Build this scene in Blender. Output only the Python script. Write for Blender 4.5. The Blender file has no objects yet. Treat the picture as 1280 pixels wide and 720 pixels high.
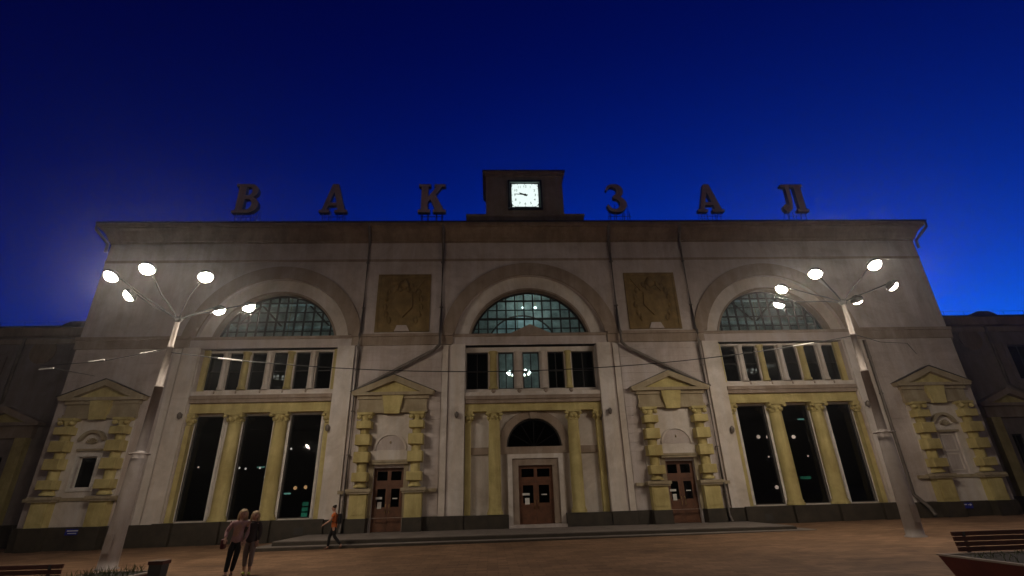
import bpy, bmesh, math, random
from mathutils import Vector, Matrix
random.seed(7)
R = math.radians
scene = bpy.context.scene
col = scene.collection

# ---------------------------------------------------------------- camera
CAM = Vector((-2.5517, -30.0, 1.70))
YAW, PITCH, ROLL = .0483081, .403908, -.0276857
def cam_basis():
    r = Vector((math.cos(YAW), -math.sin(YAW), 0)); f0 = Vector((math.sin(YAW), math.cos(YAW), 0)); up = Vector((0, 0, 1))
    f = f0 * math.cos(PITCH) + up * math.sin(PITCH); u = -f0 * math.sin(PITCH) + up * math.cos(PITCH)
    c, s = math.cos(ROLL), math.sin(ROLL)
    return r * c + u * s, -(r * s - u * c), f
CR, CU, CF = cam_basis()
cd = bpy.data.cameras.new('camera'); cam = bpy.data.objects.new('camera', cd); col.objects.link(cam)
cam.matrix_world = Matrix(((CR.x, CU.x, -CF.x, CAM.x), (CR.y, CU.y, -CF.y, CAM.y), (CR.z, CU.z, -CF.z, CAM.z), (0, 0, 0, 1)))
cd.sensor_fit = 'HORIZONTAL'; cd.sensor_width = 36; cd.lens = 36 * 613 / 1280
cd.clip_start = .1; cd.clip_end = 3000
scene.camera = cam

def ray(px, py): return CF + CR * ((px - 640) / 613) - CU * ((py - 360) / 613)
def on_wall(px, py, y):            # the photo pixel on a plane parallel to the facade
    d = ray(px, py); t = (y - CAM.y) / d.y; return CAM + d * t
def gz(x): return .0065 * x - .10  # the square falls gently to one side

# ---------------------------------------------------------------- sky and light
w = bpy.data.worlds.new('World'); scene.world = w; w.use_nodes = True
nt = w.node_tree; nt.nodes.clear()
sky = nt.nodes.new('ShaderNodeTexSky'); sky.sky_type = 'NISHITA'; sky.sun_disc = False
SUN_EL, SUN_ROT = R(-5.0), R(21)
sky.sun_elevation = SUN_EL; sky.sun_rotation = SUN_ROT; sky.ozone_density = 5; sky.air_density = 1; sky.dust_density = .3
mul = nt.nodes.new('ShaderNodeMix'); mul.data_type = 'RGBA'; mul.blend_type = 'MULTIPLY'; mul.inputs[0].default_value = 1
mul.inputs[7].default_value = (.3, 116, 82, 1)
bg = nt.nodes.new('ShaderNodeBackground'); bg.inputs[1].default_value = .15
wo = nt.nodes.new('ShaderNodeOutputWorld')
gam = nt.nodes.new('ShaderNodeGamma'); gam.inputs[1].default_value = 1.5   # deepens the dusk gradient
nt.links.new(sky.outputs[0], gam.inputs[0]); nt.links.new(gam.outputs[0], mul.inputs[6]); nt.links.new(mul.outputs[2], bg.inputs[0]); nt.links.new(bg.outputs[0], wo.inputs[0])

sl = bpy.data.lights.new('sun', 'SUN'); sl.energy = .002; sl.angle = R(20); sl.color = (.5, .65, 1)
so = bpy.data.objects.new('sun', sl); col.objects.link(so); so.rotation_euler = (R(80), 0, R(110)); so.location = (60, 20, 40)

scene.view_settings.view_transform = 'Standard'; scene.view_settings.look = 'None'
scene.view_settings.exposure = 3;      # a long night exposure
EX = 2.0 ** -3
scene.view_settings.gamma = 1; scene.view_settings.use_curve_mapping = False
scene.render.engine = 'CYCLES'
scene.cycles.use_denoising = True
scene.cycles.max_bounces = 6; scene.cycles.diffuse_bounces = 3; scene.cycles.glossy_bounces = 3
scene.cycles.transparent_max_bounces = 12; scene.cycles.transmission_bounces = 4
scene.cycles.sample_clamp_indirect = 4; scene.cycles.caustics_reflective = False; scene.cycles.caustics_refractive = False

LAMP_L = 300.0      # radiance of a floodlight lens

# ---------------------------------------------------------------- materials
MATS = {}
def mat(name, c1, c2=None, rough=.8, scale=1.2, bump=.15, fine=30, streak=0, spec=.3, metallic=0, joints=None):
    m = bpy.data.materials.new(name); m.use_nodes = True; MATS[name] = m
    n = m.node_tree.nodes; l = m.node_tree.links; b = n['Principled BSDF']
    b.inputs['Roughness'].default_value = rough; b.inputs['Specular IOR Level'].default_value = spec; b.inputs['Metallic'].default_value = metallic
    c2 = c2 or tuple(x * .78 for x in c1)
    geo = n.new('ShaderNodeNewGeometry')
    t = n.new('ShaderNodeTexNoise'); t.inputs['Scale'].default_value = scale; t.inputs['Detail'].default_value = 6; t.inputs['Roughness'].default_value = .62
    l.new(geo.outputs['Position'], t.inputs['Vector'])
    rp = n.new('ShaderNodeValToRGB'); rp.color_ramp.elements[0].position = .33; rp.color_ramp.elements[1].position = .68
    rp.color_ramp.elements[0].color = (*c2, 1); rp.color_ramp.elements[1].color = (*c1, 1)
    l.new(t.outputs['Fac'], rp.inputs['Fac'])
    out = rp.outputs['Color']
    if streak:                       # run-down dirt in thin vertical streaks
        mp = n.new('ShaderNodeMapping'); mp.inputs['Scale'].default_value = (.9, .9, .1)
        l.new(geo.outputs['Position'], mp.inputs['Vector'])
        t2 = n.new('ShaderNodeTexNoise'); t2.inputs['Scale'].default_value = 1.6; t2.inputs['Detail'].default_value = 7; t2.inputs['Roughness'].default_value = .7
        l.new(mp.outputs[0], t2.inputs['Vector'])
        r2 = n.new('ShaderNodeValToRGB'); r2.color_ramp.elements[0].position = .42; r2.color_ramp.elements[1].position = .62
        k = 1 - streak
        r2.color_ramp.elements[0].color = (k, k * .95, k * .88, 1); r2.color_ramp.elements[1].color = (1, 1, 1, 1)
        l.new(t2.outputs['Fac'], r2.inputs['Fac'])
        mx = n.new('ShaderNodeMix'); mx.data_type = 'RGBA'; mx.blend_type = 'MULTIPLY'; mx.inputs[0].default_value = 1
        l.new(out, mx.inputs[6]); l.new(r2.outputs[0], mx.inputs[7]); out = mx.outputs[2]
    if streak or joints:             # large uneven patches of wear
        t4 = n.new('ShaderNodeTexNoise'); t4.inputs['Scale'].default_value = .33; t4.inputs['Detail'].default_value = 9; t4.inputs['Roughness'].default_value = .72; t4.inputs['Distortion'].default_value = .8
        l.new(geo.outputs['Position'], t4.inputs['Vector'])
        r4 = n.new('ShaderNodeValToRGB'); r4.color_ramp.elements[0].position = .38; r4.color_ramp.elements[1].position = .56
        k = .68 if joints else .80
        r4.color_ramp.elements[0].color = (k, k * .97, k * .93, 1); r4.color_ramp.elements[1].color = (1, 1, 1, 1)
        l.new(t4.outputs['Fac'], r4.inputs['Fac'])
        mx = n.new('ShaderNodeMix'); mx.data_type = 'RGBA'; mx.blend_type = 'MULTIPLY'; mx.inputs[0].default_value = 1
        l.new(out, mx.inputs[6]); l.new(r4.outputs[0], mx.inputs[7]); out = mx.outputs[2]
    if joints:                       # fine paving joints
        br = n.new('ShaderNodeTexBrick'); br.inputs['Scale'].default_value = 1
        br.inputs['Brick Width'].default_value = joints[0]; br.inputs['Row Height'].default_value = joints[1]; br.inputs['Mortar Size'].default_value = .012
        br.inputs['Color1'].default_value = (1, 1, 1, 1); br.inputs['Color2'].default_value = (.66, .64, .63, 1); br.inputs['Mortar'].default_value = (.45, .43, .4, 1)
        l.new(geo.outputs['Position'], br.inputs['Vector'])
        mx = n.new('ShaderNodeMix'); mx.data_type = 'RGBA'; mx.blend_type = 'MULTIPLY'; mx.inputs[0].default_value = 1
        l.new(out, mx.inputs[6]); l.new(br.outputs[0], mx.inputs[7]); out = mx.outputs[2]
    l.new(out, b.inputs['Base Color'])
    if bump:
        t3 = n.new('ShaderNodeTexNoise'); t3.inputs['Scale'].default_value = fine; t3.inputs['Detail'].default_value = 3
        l.new(geo.outputs['Position'], t3.inputs['Vector'])
        bp = n.new('ShaderNodeBump'); bp.inputs['Strength'].default_value = bump; bp.inputs['Distance'].default_value = .02
        l.new(t3.outputs['Fac'], bp.inputs['Height']); l.new(bp.outputs[0], b.inputs['Normal'])
    return m
def emit(name, c, s):
    m = bpy.data.materials.new(name); m.use_nodes = True; MATS[name] = m
    n = m.node_tree.nodes; n.clear(); e = n.new('ShaderNodeEmission'); e.inputs[0].default_value = (*c, 1); e.inputs[1].default_value = s * EX
    o = n.new('ShaderNodeOutputMaterial'); m.node_tree.links.new(e.outputs[0], o.inputs[0]); return m
def glass(name, tint, rough=.02, wav=.0):
    m = bpy.data.materials.new(name); m.use_nodes = True; MATS[name] = m
    n = m.node_tree.nodes; l = m.node_tree.links; n.clear()
    tr = n.new('ShaderNodeBsdfTransparent'); gl = n.new('ShaderNodeBsdfGlossy'); gl.inputs['Roughness'].default_value = rough
    gl.inputs['Color'].default_value = (.8, .8, .8, 1)
    geo = n.new('ShaderNodeNewGeometry'); t = n.new('ShaderNodeTexNoise'); t.inputs['Scale'].default_value = 1.7; t.inputs['Detail'].default_value = 4
    l.new(geo.outputs['Position'], t.inputs['Vector'])
    rp = n.new('ShaderNodeValToRGB'); rp.color_ramp.elements[0].position = .35; rp.color_ramp.elements[1].position = .7
    rp.color_ramp.elements[0].color = (*[c * .72 for c in tint], 1); rp.color_ramp.elements[1].color = (*tint, 1)
    l.new(t.outputs['Fac'], rp.inputs['Fac']); l.new(rp.outputs[0], tr.inputs['Color'])
    fr = n.new('ShaderNodeFresnel'); fr.inputs[0].default_value = 1.5
    if wav:
        bp = n.new('ShaderNodeBump'); bp.inputs['Strength'].default_value = wav; bp.inputs['Distance'].default_value = .05
        l.new(t.outputs['Fac'], bp.inputs['Height']); l.new(bp.outputs[0], gl.inputs['Normal'])
    mx = n.new('ShaderNodeMixShader'); o = n.new('ShaderNodeOutputMaterial')
    l.new(fr.outputs[0], mx.inputs[0]); l.new(tr.outputs[0], mx.inputs[1]); l.new(gl.outputs[0], mx.inputs[2]); l.new(mx.outputs[0], o.inputs[0])
    return m

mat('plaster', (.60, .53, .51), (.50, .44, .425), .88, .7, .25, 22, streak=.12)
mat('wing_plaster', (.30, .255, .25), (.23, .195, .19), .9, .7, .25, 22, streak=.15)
mat('plaster_trim', (.72, .66, .62), (.6, .55, .51), .85, 1.1, .15, 30, streak=.08)
mat('ochre', (.64, .545, .25), (.50, .42, .175), .85, 1.4, .2, 26, streak=.2)
mat('beige_stone', (.40, .32, .26), (.32, .25, .2), .88, 1.1, .25, 24, streak=.2)
mat('beige_trim', (.47, .40, .28), (.37, .31, .21), .88, 1.1, .25, 24, streak=.2)
mat('cornice_brown', (.33, .24, .17), (.25, .18, .125), .9, .8, .25, 18, streak=.25)
mat('relief_ochre', (.30, .205, .085), (.2, .14, .06), .9, 2.2, .4, 16, streak=.2)
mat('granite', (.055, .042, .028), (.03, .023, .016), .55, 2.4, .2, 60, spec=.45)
mat('step_granite', (.22, .185, .16), (.15, .125, .11), .7, 1.4, .25, 50)
mat('paving', (.30, .175, .098), (.205, .117, .065), .82, .28, .4, 14, joints=(.6, .3), spec=.25)
mat('metal_dark', (.07, .065, .06), None, .55, 3, .05, 40, metallic=.2)
mat('pipe_metal', (.22, .185, .16), (.14, .12, .105), .6, 2.4, .1, 30, metallic=.25)
mat('roof_metal', (.06, .055, .05), None, .5, 1.2, .1, 20, metallic=.3)
mat('window_frame', (.035, .03, .028), None, .55, 3, .05, 40)
mat('frame_white', (.74, .69, .64), None, .6, 3, .05, 40)
mat('door_wood', (.17, .07, .035), (.10, .042, .022), .5, 3, .15, 24, spec=.4)
mat('wood_slat', (.12, .035, .02), (.07, .022, .014), .6, 5, .2, 30)
mat('planter_red', (.13, .028, .018), (.085, .02, .014), .6, 3, .2, 30)
mat('rim_stone', (.34, .27, .21), None, .85, 4, .2, 40)
mat('soil', (.05, .04, .028), None, .95, 8, .6, 30)
mat('pole_paint', (.33, .295, .285), (.27, .24, .23), .5, 1.6, .08, 40, streak=.15)
mat('letter_paint', (.60, .46, .45), (.5, .38, .37), .7, 1.4, .1, 30, streak=.2)
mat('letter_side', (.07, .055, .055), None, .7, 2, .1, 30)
mat('interior', (.60, .62, .60), (.5, .53, .52), .9, .5, .1, 12)
mat('interior_pale', (.72, .84, .88), None, .9, .5, .1, 12)
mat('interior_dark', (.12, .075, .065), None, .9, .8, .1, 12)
mat('paper', (.75, .73, .68), None, .8, 6, 0)
mat('brass', (.45, .34, .14), None, .35, 6, 0, metallic=.9)
mat('sign_blue', (.02, .03, .30), None, .5, 6, 0)
mat('sign_white', (.8, .8, .8), None, .5, 6, 0)
mat('clock_black', (.008, .01, .01), None, .4, 6, 0)
mat('clock_rim', (.35, .5, .45), None, .4, 6, 0)
mat('cable_black', (.03, .03, .03), None, .6, 6, 0)
mat('insulator', (.75, .72, .68), None, .3, 6, 0, spec=.6)
mat('skin', (.48, .28, .20), None, .6, 9, 0); mat('hair_blonde', (.42, .29, .16), (.28, .18, .09), .6, 40, .3, 90)
mat('hair_dark', (.03, .02, .015), None, .6, 40, .3, 90)
mat('shirt_pink', (.42, .25, .245), None, .9, 6, .3, 20); mat('cloth_black', (.012, .011, .012), None, .9, 6, .3, 20)
mat('shirt_orange', (.58, .15, .035), None, .9, 6, .3, 20); mat('jacket_dark', (.05, .035, .035), None, .9, 6, .3, 20)
mat('trousers_grey', (.21, .16, .14), None, .9, 6, .3, 20); mat('shoe_yellow', (.38, .42, .05), None, .7, 6, 0)
mat('bag_red', (.10, .02, .02), None, .6, 6, .1); mat('shoe_brown', (.12, .05, .03), None, .6, 6, 0)
mat('eye_dark', (.02, .015, .012), None, .3, 6, 0); mat('lips', (.35, .12, .10), None, .5, 6, 0)
mat('grass_blade', (.10, .11, .03), (.06, .075, .02), .7, 9, 0)
emit('lamp_lens', (1.0, .87, .70), LAMP_L)
emit('clock_face', (.86, 1.0, .97), 1.05)
emit('bulb_cool', (.86, 1.0, .97), 14); emit('glint_warm', (1.0, .72, .36), 9); emit('glint_white', (1.0, .95, .85), 11)
emit('sign_green', (.10, .85, .55), 2.2); emit('glint_teal', (.3, .95, .85), 5); emit('ceiling_tube', (.75, 1.0, .97), 9)
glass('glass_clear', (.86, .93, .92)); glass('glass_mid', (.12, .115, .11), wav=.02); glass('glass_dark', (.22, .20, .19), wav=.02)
glass('glass_frosted', (.05, .05, .055), .25)

# ---------------------------------------------------------------- mesh helpers
def link(name, me, m, parent=None, loc=None):
    if m is not None:
        me.materials.clear(); me.materials.append(MATS[m])
    o = bpy.data.objects.new(name, me); col.objects.link(o)
    if parent is not None: o.parent = parent
    if loc is not None: o.location = loc
    return o
def empty(name, label, cat, loc=(0, 0, 0), group=None, rz=0):
    o = bpy.data.objects.new(name, None); col.objects.link(o); o.location = loc; o.rotation_euler.z = rz
    return tag(o, label, cat, group)
def tag(o, label, cat, group=None, kind=None):
    if label: o['label'] = label
    if cat: o['category'] = cat
    if group: o['group'] = group
    if kind: o['kind'] = kind
    return o
BOXF = [(0, 3, 2, 1), (4, 5, 6, 7), (0, 1, 5, 4), (1, 2, 6, 5), (2, 3, 7, 6), (3, 0, 4, 7)]
class MB:
    def __init__(s): s.v = []; s.f = []; s.smooth = []
    def add(s, v, f, sm=False):
        n = len(s.v); s.v += [tuple(p) for p in v]; s.f += [tuple(i + n for i in q) for q in f]; s.smooth += [sm] * len(f); return s
    def box(s, x0, x1, y0, y1, z0, z1):
        return s.add([(x0, y0, z0), (x1, y0, z0), (x1, y1, z0), (x0, y1, z0), (x0, y0, z1), (x1, y0, z1), (x1, y1, z1), (x0, y1, z1)], BOXF)
    def lathe(s, prof, cx=0, cy=0, n=20, a0=0, a1=2 * math.pi):      # prof: (r, z) from the bottom up
        full = abs(a1 - a0 - 2 * math.pi) < 1e-6; k = n if full else n + 1
        v = []; f = []
        for r, z in prof:
            for i in range(k):
                a = a0 + (a1 - a0) * i / n; v.append((cx + r * math.cos(a), cy + r * math.sin(a), z))
        for j in range(len(prof) - 1):
            for i in range(n):
                i2 = (i + 1) % k; f.append((j * k + i, j * k + i2, (j + 1) * k + i2, (j + 1) * k + i))
        s.add(v, f, True)
        if full:
            s.add([v[i] for i in range(k)][::-1], [tuple(range(k))]); s.add(v[-k:], [tuple(range(k))])
        return s
    def tube(s, pts, r, n=8):
        pts = [Vector(p) for p in pts]; v = []; f = []
        rr = r if isinstance(r, (list, tuple)) else [r] * len(pts)
        for i, p in enumerate(pts):
            d = (pts[min(i + 1, len(pts) - 1)] - pts[max(i - 1, 0)]).normalized()
            a = d.cross(Vector((0, 0, 1)))
            if a.length < 1e-3: a = Vector((1, 0, 0))
            a.normalize(); b = d.cross(a)
            for k in range(n):
                t = 2 * math.pi * k / n; v.append(p + (a * math.cos(t) + b * math.sin(t)) * rr[i])
        for i in range(len(pts) - 1):
            for k in range(n):
                k2 = (k + 1) % n; f.append((i * n + k, i * n + k2, (i + 1) * n + k2, (i + 1) * n + k))
        s.add(v, f, True); s.add(v[:n][::-1], [tuple(range(n))]); s.add(v[-n:], [tuple(range(n))])
        return s
    def prism(s, pts, y0, y1):       # a convex or simple outline in x,z between two depths
        n = len(pts); v = [(x, y0, z) for x, z in pts] + [(x, y1, z) for x, z in pts]
        f = [tuple(range(n))[::-1], tuple(range(n, 2 * n))] + [(i, (i + 1) % n, n + (i + 1) % n, n + i) for i in range(n)]
        return s.add(v, f)
    def build(s, name, m, parent=None, loc=None):
        me = bpy.data.meshes.new(name); me.from_pydata(s.v, [], s.f)
        me.polygons.foreach_set('use_smooth', s.smooth)
        bm = bmesh.new(); bm.from_mesh(me); bmesh.ops.recalc_face_normals(bm, faces=bm.faces); bm.to_mesh(me); bm.free()
        return link(name, me, m, parent, loc)
def box(name, m, parent, *a, loc=None): return MB().box(*a).build(name, m, parent, loc)

def plate(name, m, parent, outer, holes, y0, y1, loc=None, bevel=0):
    """an outline with holes in the x,z plane, filled and given depth y0..y1"""
    cu = bpy.data.curves.new('tmp', 'CURVE'); cu.dimensions = '2D'; cu.fill_mode = 'BOTH'; cu.extrude = (y1 - y0) / 2; cu.bevel_depth = bevel
    for pts in [outer] + list(holes):
        sp = cu.splines.new('POLY'); sp.points.add(len(pts) - 1); sp.use_cyclic_u = True
        for p, (x, z) in zip(sp.points, pts): p.co = (x, z, 0, 1)
    ob = bpy.data.objects.new('tmp', cu); col.objects.link(ob)
    me = bpy.data.meshes.new_from_object(ob.evaluated_get(bpy.context.evaluated_depsgraph_get()))
    bpy.data.objects.remove(ob); bpy.data.curves.remove(cu)
    ym = (y0 + y1) / 2
    for v in me.vertices: x, z, t = v.co; v.co = (x, ym - t, z)
    me.name = name; me.polygons.foreach_set('use_smooth', [False] * len(me.polygons))
    return link(name, me, m, parent, loc)
def rect(x0, x1, z0, z1): return [(x0, z0), (x1, z0), (x1, z1), (x0, z1)]
def arc(cx, cz, r, a0=0, a1=180, n=48):
    return [(cx + r * math.cos(R(a0 + (a1 - a0) * i / n)), cz + r * math.sin(R(a0 + (a1 - a0) * i / n))) for i in range(n + 1)]
def cut_disc(cx, cz, r, zb, n=48):      # the part of a disc above zb
    a = math.degrees(math.asin(max(-1, min(1, (zb - cz) / r)))); return arc(cx, cz, r, a, 180 - a, n)
def ring(cx, cz, r0, r1, zb, n=48): return cut_disc(cx, cz, r1, zb, n) + cut_disc(cx, cz, r0, zb, n)[::-1]
def clip(poly, conv):                   # Sutherland-Hodgman, conv counter-clockwise
    out = poly
    for i in range(len(conv)):
        a, b = conv[i], conv[(i + 1) % len(conv)]; inp, out = out, []
        side = lambda p: (b[0] - a[0]) * (p[1] - a[1]) - (b[1] - a[1]) * (p[0] - a[0])
        for j in range(len(inp)):
            p, q = inp[j - 1], inp[j]; sp, sq = side(p), side(q)
            if (sp >= 0) != (sq >= 0):
                t = sp / (sp - sq); out.append((p[0] + (q[0] - p[0]) * t, p[1] + (q[1] - p[1]) * t))
            if sq >= 0: out.append(q)
        if not out: return []
    return out
K = lambda d: (30 + d) / 30             # depth scale for positions read off the facade plane
def zz(z, d): return 1.7 + (z - 1.7) * K(d)

# ---------------------------------------------------------------- ground
g = 600
gm = MB(); gm.add([(-g, -g, gz(-g)), (g, -g, gz(g)), (g, g, gz(g)), (-g, g, gz(-g))], [(0, 1, 2, 3)])
tag(gm.build('ground', 'paving'), 'wide reddish brown paved station square', None, kind='structure')

terr = empty('entrance_steps', 'two low grey granite steps in front of the three wooden doors', 'steps', (0, 0, gz(0)))
TZ = .06
s1 = MB().prism([(-13.1, gz(-13.1) - .25), (12.3, gz(12.3) - .25), (12.3, TZ - .05), (-13.1, TZ - .09)], -5.55, 1.0)
s1.build('lower_step', 'step_granite', terr, (0, 0, -gz(0)))
MB().prism([(-13.11, gz(-13.1) - .02), (12.31, gz(12.3) - .02), (12.31, TZ - .075), (-13.11, TZ - .115)], -5.56, -5.545).build('riser_strip', 'granite', terr, (0, 0, -gz(0)))  # thin dark strips laid over the fronts of both steps
box('riser_strip', 'granite', terr, -12.4, 11.7, -4.965, -4.945, -.1, TZ + .065, loc=(0, 0, -gz(0)))
x = -12.4
while x < 11.5:
    x1 = min(x + 1.2, 11.7)
    box('tread_slab', 'step_granite', terr, x + .006, x1 - .006, -4.94, -.35, -.12, TZ + .1 + random.uniform(-.004, .004), loc=(0, 0, -gz(0))); x = x1

# ---------------------------------------------------------------- station building
HW = 27.85
st = empty('station_building', 'long pale railway station hall with three big arches, yellow columns and dark cornice', 'station', (0, 0, 0))
C1 = 16.2
BAYS = [(-C1, 4.75, 5.6, 3.92), (0, 4.9, 5.75, 4.02), (C1, 4.75, 5.6, 3.92)]
AZ, BZ = 10.58, 11.35            # arch centre, top of the string course
holes = []
for cx, r0, r1, rg in BAYS:
    holes.append(cut_disc(cx, AZ, r0, BZ)); holes.append(rect(cx - 4.15, cx + 4.15, .30, 10.62))
for s in (-1, 1): holes.append(rect(s * 8.4 - .86, s * 8.4 + .86, .1, 3.45))
holes.append(rect(-25.72, -24.62, 2.75, 4.45))
plate('front_wall', 'plaster', st, rect(-HW, HW, -.8, 18.1), holes, 0, .5)
for s in (-1, 1):
    box('side_wall', 'plaster', st, min(s * HW, s * (HW - .5)), max(s * HW, s * (HW - .5)), .5, 24, -.8, 18.1)
box('rear_wall', 'plaster', st, -HW + .5, HW - .5, 23.5, 24, -.8, 18.1)

# cornice: coved profile swept round front and sides
def cornice(name, m, parent, hw, y0, y1, prof, flip=1):
    mb = MB(); n = len(prof); v = []
    for (o, z) in prof:
        v += [(-hw - o, y1, z), (-hw - o, y0 - o, z), (hw + o, y0 - o, z), (hw + o, y1, z)]
    f = []
    for j in range(n - 1):
        for i in range(3): f.append((j * 4 + i, j * 4 + i + 1, (j + 1) * 4 + i + 1, (j + 1) * 4 + i))
    mb.add(v, f); return mb.build(name, m, parent)
cv = [(.0, 17.95), (.06, 17.95), (.06, 18.08), (.14, 18.12), (.2, 18.3), (.3, 18.52), (.46, 18.72), (.62, 18.84), (.62, 18.92), (.74, 18.95), (.74, 19.17), (.68, 19.17)]
cornice('cornice', 'cornice_brown', st, HW, 0, 24, cv)
cornice('gutter', 'roof_metal', st, HW, 0, 24, [(.68, 19.15), (.82, 19.17), (.82, 19.25), (.5, 19.27)])
MB().add([(-HW - .7, -.7, 19.2), (HW + .7, -.7, 19.2), (HW + .7, 24, 19.2), (-HW - .7, 24, 19.2), (-HW + 6, 9, 20.3), (HW - 6, 9, 20.3), (HW - 6, 15, 20.3), (-HW + 6, 15, 20.3)],
         [(0, 1, 5, 4), (1, 2, 6, 5), (2, 3, 7, 6), (3, 0, 4, 7), (4, 5, 6, 7)]).build('roof', 'roof_metal', st)
# frieze line under the cornice and the string course at the springing of the arches
box('frieze_band', 'beige_stone', st, -HW - .03, HW + .03, -.035, 0, 16.55, 16.72)
xs = [-HW - .08] + [v for cx, r0, r1, rg in BAYS for v in (cx - 4.95, cx + 4.95)] + [HW + .08]
for i in range(0, 8, 2): MB().box(xs[i], xs[i + 1], -.12, 0, 10.68, 11.22).box(xs[i] , xs[i + 1], -.24, 0, 11.22, 11.4).build('string_course', 'beige_stone', st)
# three strips round the ends
for s in (-1, 1):
    box('string_course', 'beige_stone', st, min(s * HW, s * (HW + .12)), max(s * HW, s * (HW + .12)), .0, 3.0, 10.68, 11.3)

def lunette(cx, r0, r1, rg, central):
    plate('archivolt', 'beige_stone', st, ring(cx, AZ, r0 + .0, r1, BZ + .06), [], -.13, 0)
    plate('arch_ring', 'plaster_trim', st, ring(cx, AZ, rg + .02, r0 - .01, BZ - .0), [], .28, .5)
    plate('arch_edge', 'beige_stone', st, ring(cx, AZ, rg - .1, rg + .02, BZ), [], .22, .75)
    # transom band below the glass
    MB().box(cx - 4.95, cx + 4.95, .02, .8, 10.62, 11.18).box(cx - 4.95, cx + 4.95, -.08, .8, 11.18, 11.36).build('transom_band', 'beige_stone', st)
    if central:
        plate('gable_crest', 'beige_stone', st, [(-1.35, 11.36), (1.35, 11.36), (0, 12.0)], [], .0, .35)
    y = .78; rr = rg - .08; zb = 11.3
    fr = plate('lunette_window', 'window_frame', st, ring(cx, AZ, rr - .12, rr + .03, zb), [], y - .06, y + .06)
    n = 13; pitch = 2 * rr / n
    zs = [zb, 11.95, 12.6, 13.25, 13.9, 14.6]
    disc = cut_disc(cx, AZ, rr - .1, zb)
    for i in range(1, n):
        x = cx - rr + pitch * i; h = AZ + math.sqrt(max(.01, (rr - .05) ** 2 - (x - cx) ** 2))
        if h > zb + .1: box('muntin', 'window_frame', fr, x - .045, x + .045, y - .05, y + .05, zb, h)
    for z in zs[1:-1]:
        hwid = math.sqrt(max(.0, (rr - .05) ** 2 - (z - AZ) ** 2)); t = .045 if abs(z - 12.6) < .01 or abs(z - 13.9) < .01 else .025
        box('glazing_bar', 'window_frame', fr, cx - hwid, cx + hwid, y - .03, y + .055, z - t, z + t)
    for i in range(n):
        for j in range(len(zs) - 1):
            cell = rect(cx - rr + pitch * i + .04, cx - rr + pitch * (i + 1) - .04, zs[j] + .025, zs[j + 1] - .025)
            p = clip(cell, disc)
            if len(p) > 2: MB().prism(p, y - .006, y + .006).build('pane', 'glass_clear', fr)
for b in BAYS: lunette(*b, b[0] == 0)

def window(x0, x1, z0, z1, y, gm, nx, nz, fw=.07, name='window', fm='window_frame', bar=.035):
    f = MB().box(x0, x0 + fw, y - .06, y + .06, z0, z1).box(x1 - fw, x1, y - .06, y + .06, z0, z1) \
        .box(x0 + fw, x1 - fw, y - .06, y + .06, z0, z0 + fw).box(x0 + fw, x1 - fw, y - .06, y + .06, z1 - fw, z1).build(name, fm, st)
    cx_ = [x0 + fw + (x1 - x0 - 2 * fw) * i / nx for i in range(nx + 1)]
    if isinstance(nz, int): cz_ = [z0 + fw + (z1 - z0 - 2 * fw) * i / nz for i in range(nz + 1)]
    else: cz_ = [z0 + fw + (z1 - z0 - 2 * fw) * t for t in nz]
    for x in cx_[1:-1]: box('muntin', 'window_frame', f, x - bar, x + bar, y - .035, y + .035, z0 + fw, z1 - fw)
    for z in cz_[1:-1]: box('glazing_bar', 'window_frame', f, x0 + fw, x1 - fw, y - .03, y + .04, z - bar, z + bar)
    for i in range(nx):
        for j in range(len(cz_) - 1):
            box('pane', gm, f, cx_[i], cx_[i + 1], y - .005, y + .005, cz_[j], cz_[j + 1])
    return f

def capital(parent, cx, cy, z0, r, h=.62, half=False):
    mb = MB(); mb.lathe([(r * .9, z0), (r * 1.08, z0 + .05), (r * .92, z0 + .1), (r * 1.02, z0 + .28), (r * 1.3, z0 + h - .14), (r * 1.2, z0 + h - .12)], cx, cy, 16)
    mb.box(cx - r * 1.4, cx + r * 1.4, cy - r * 1.4, cy + r * 1.2, z0 + h - .14, z0 + h)
    for k in range(8):          # leaves and corner volutes
        a = k * math.pi / 4 + math.pi / 8; lx, ly = cx + r * 1.1 * math.cos(a), cy + r * 1.1 * math.sin(a)
        mb.lathe([(.02, z0 + .1), (.1, z0 + .18), (.12, z0 + .3), (.05, z0 + .36)], lx, ly, 6)
    for sx in (-1, 1): mb.lathe([(.03, z0 + h - .3), (.13, z0 + h - .25), (.13, z0 + h - .16), (.03, z0 + h - .13)], cx + sx * r * 1.25, cy - r * 1.15, 8)
    return mb.build('capital', 'ochre', parent)
def column(cx, cy, z0, z1, r, m='ochre'):
    h = z1 - z0
    prof = [(r * 1.25, z0), (r * 1.25, z0 + .12), (r * 1.1, z0 + .16), (r * 1.16, z0 + .22), (r, z0 + .3), (r * 1.0, z0 + h * .35), (r * .97, z0 + h * .6), (r * .9, z1 - .62)]
    c = MB().lathe(prof, cx, cy, 24).build('column', m, st); capital(c, cx, cy, z1 - .62, r * .9); return c

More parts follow.
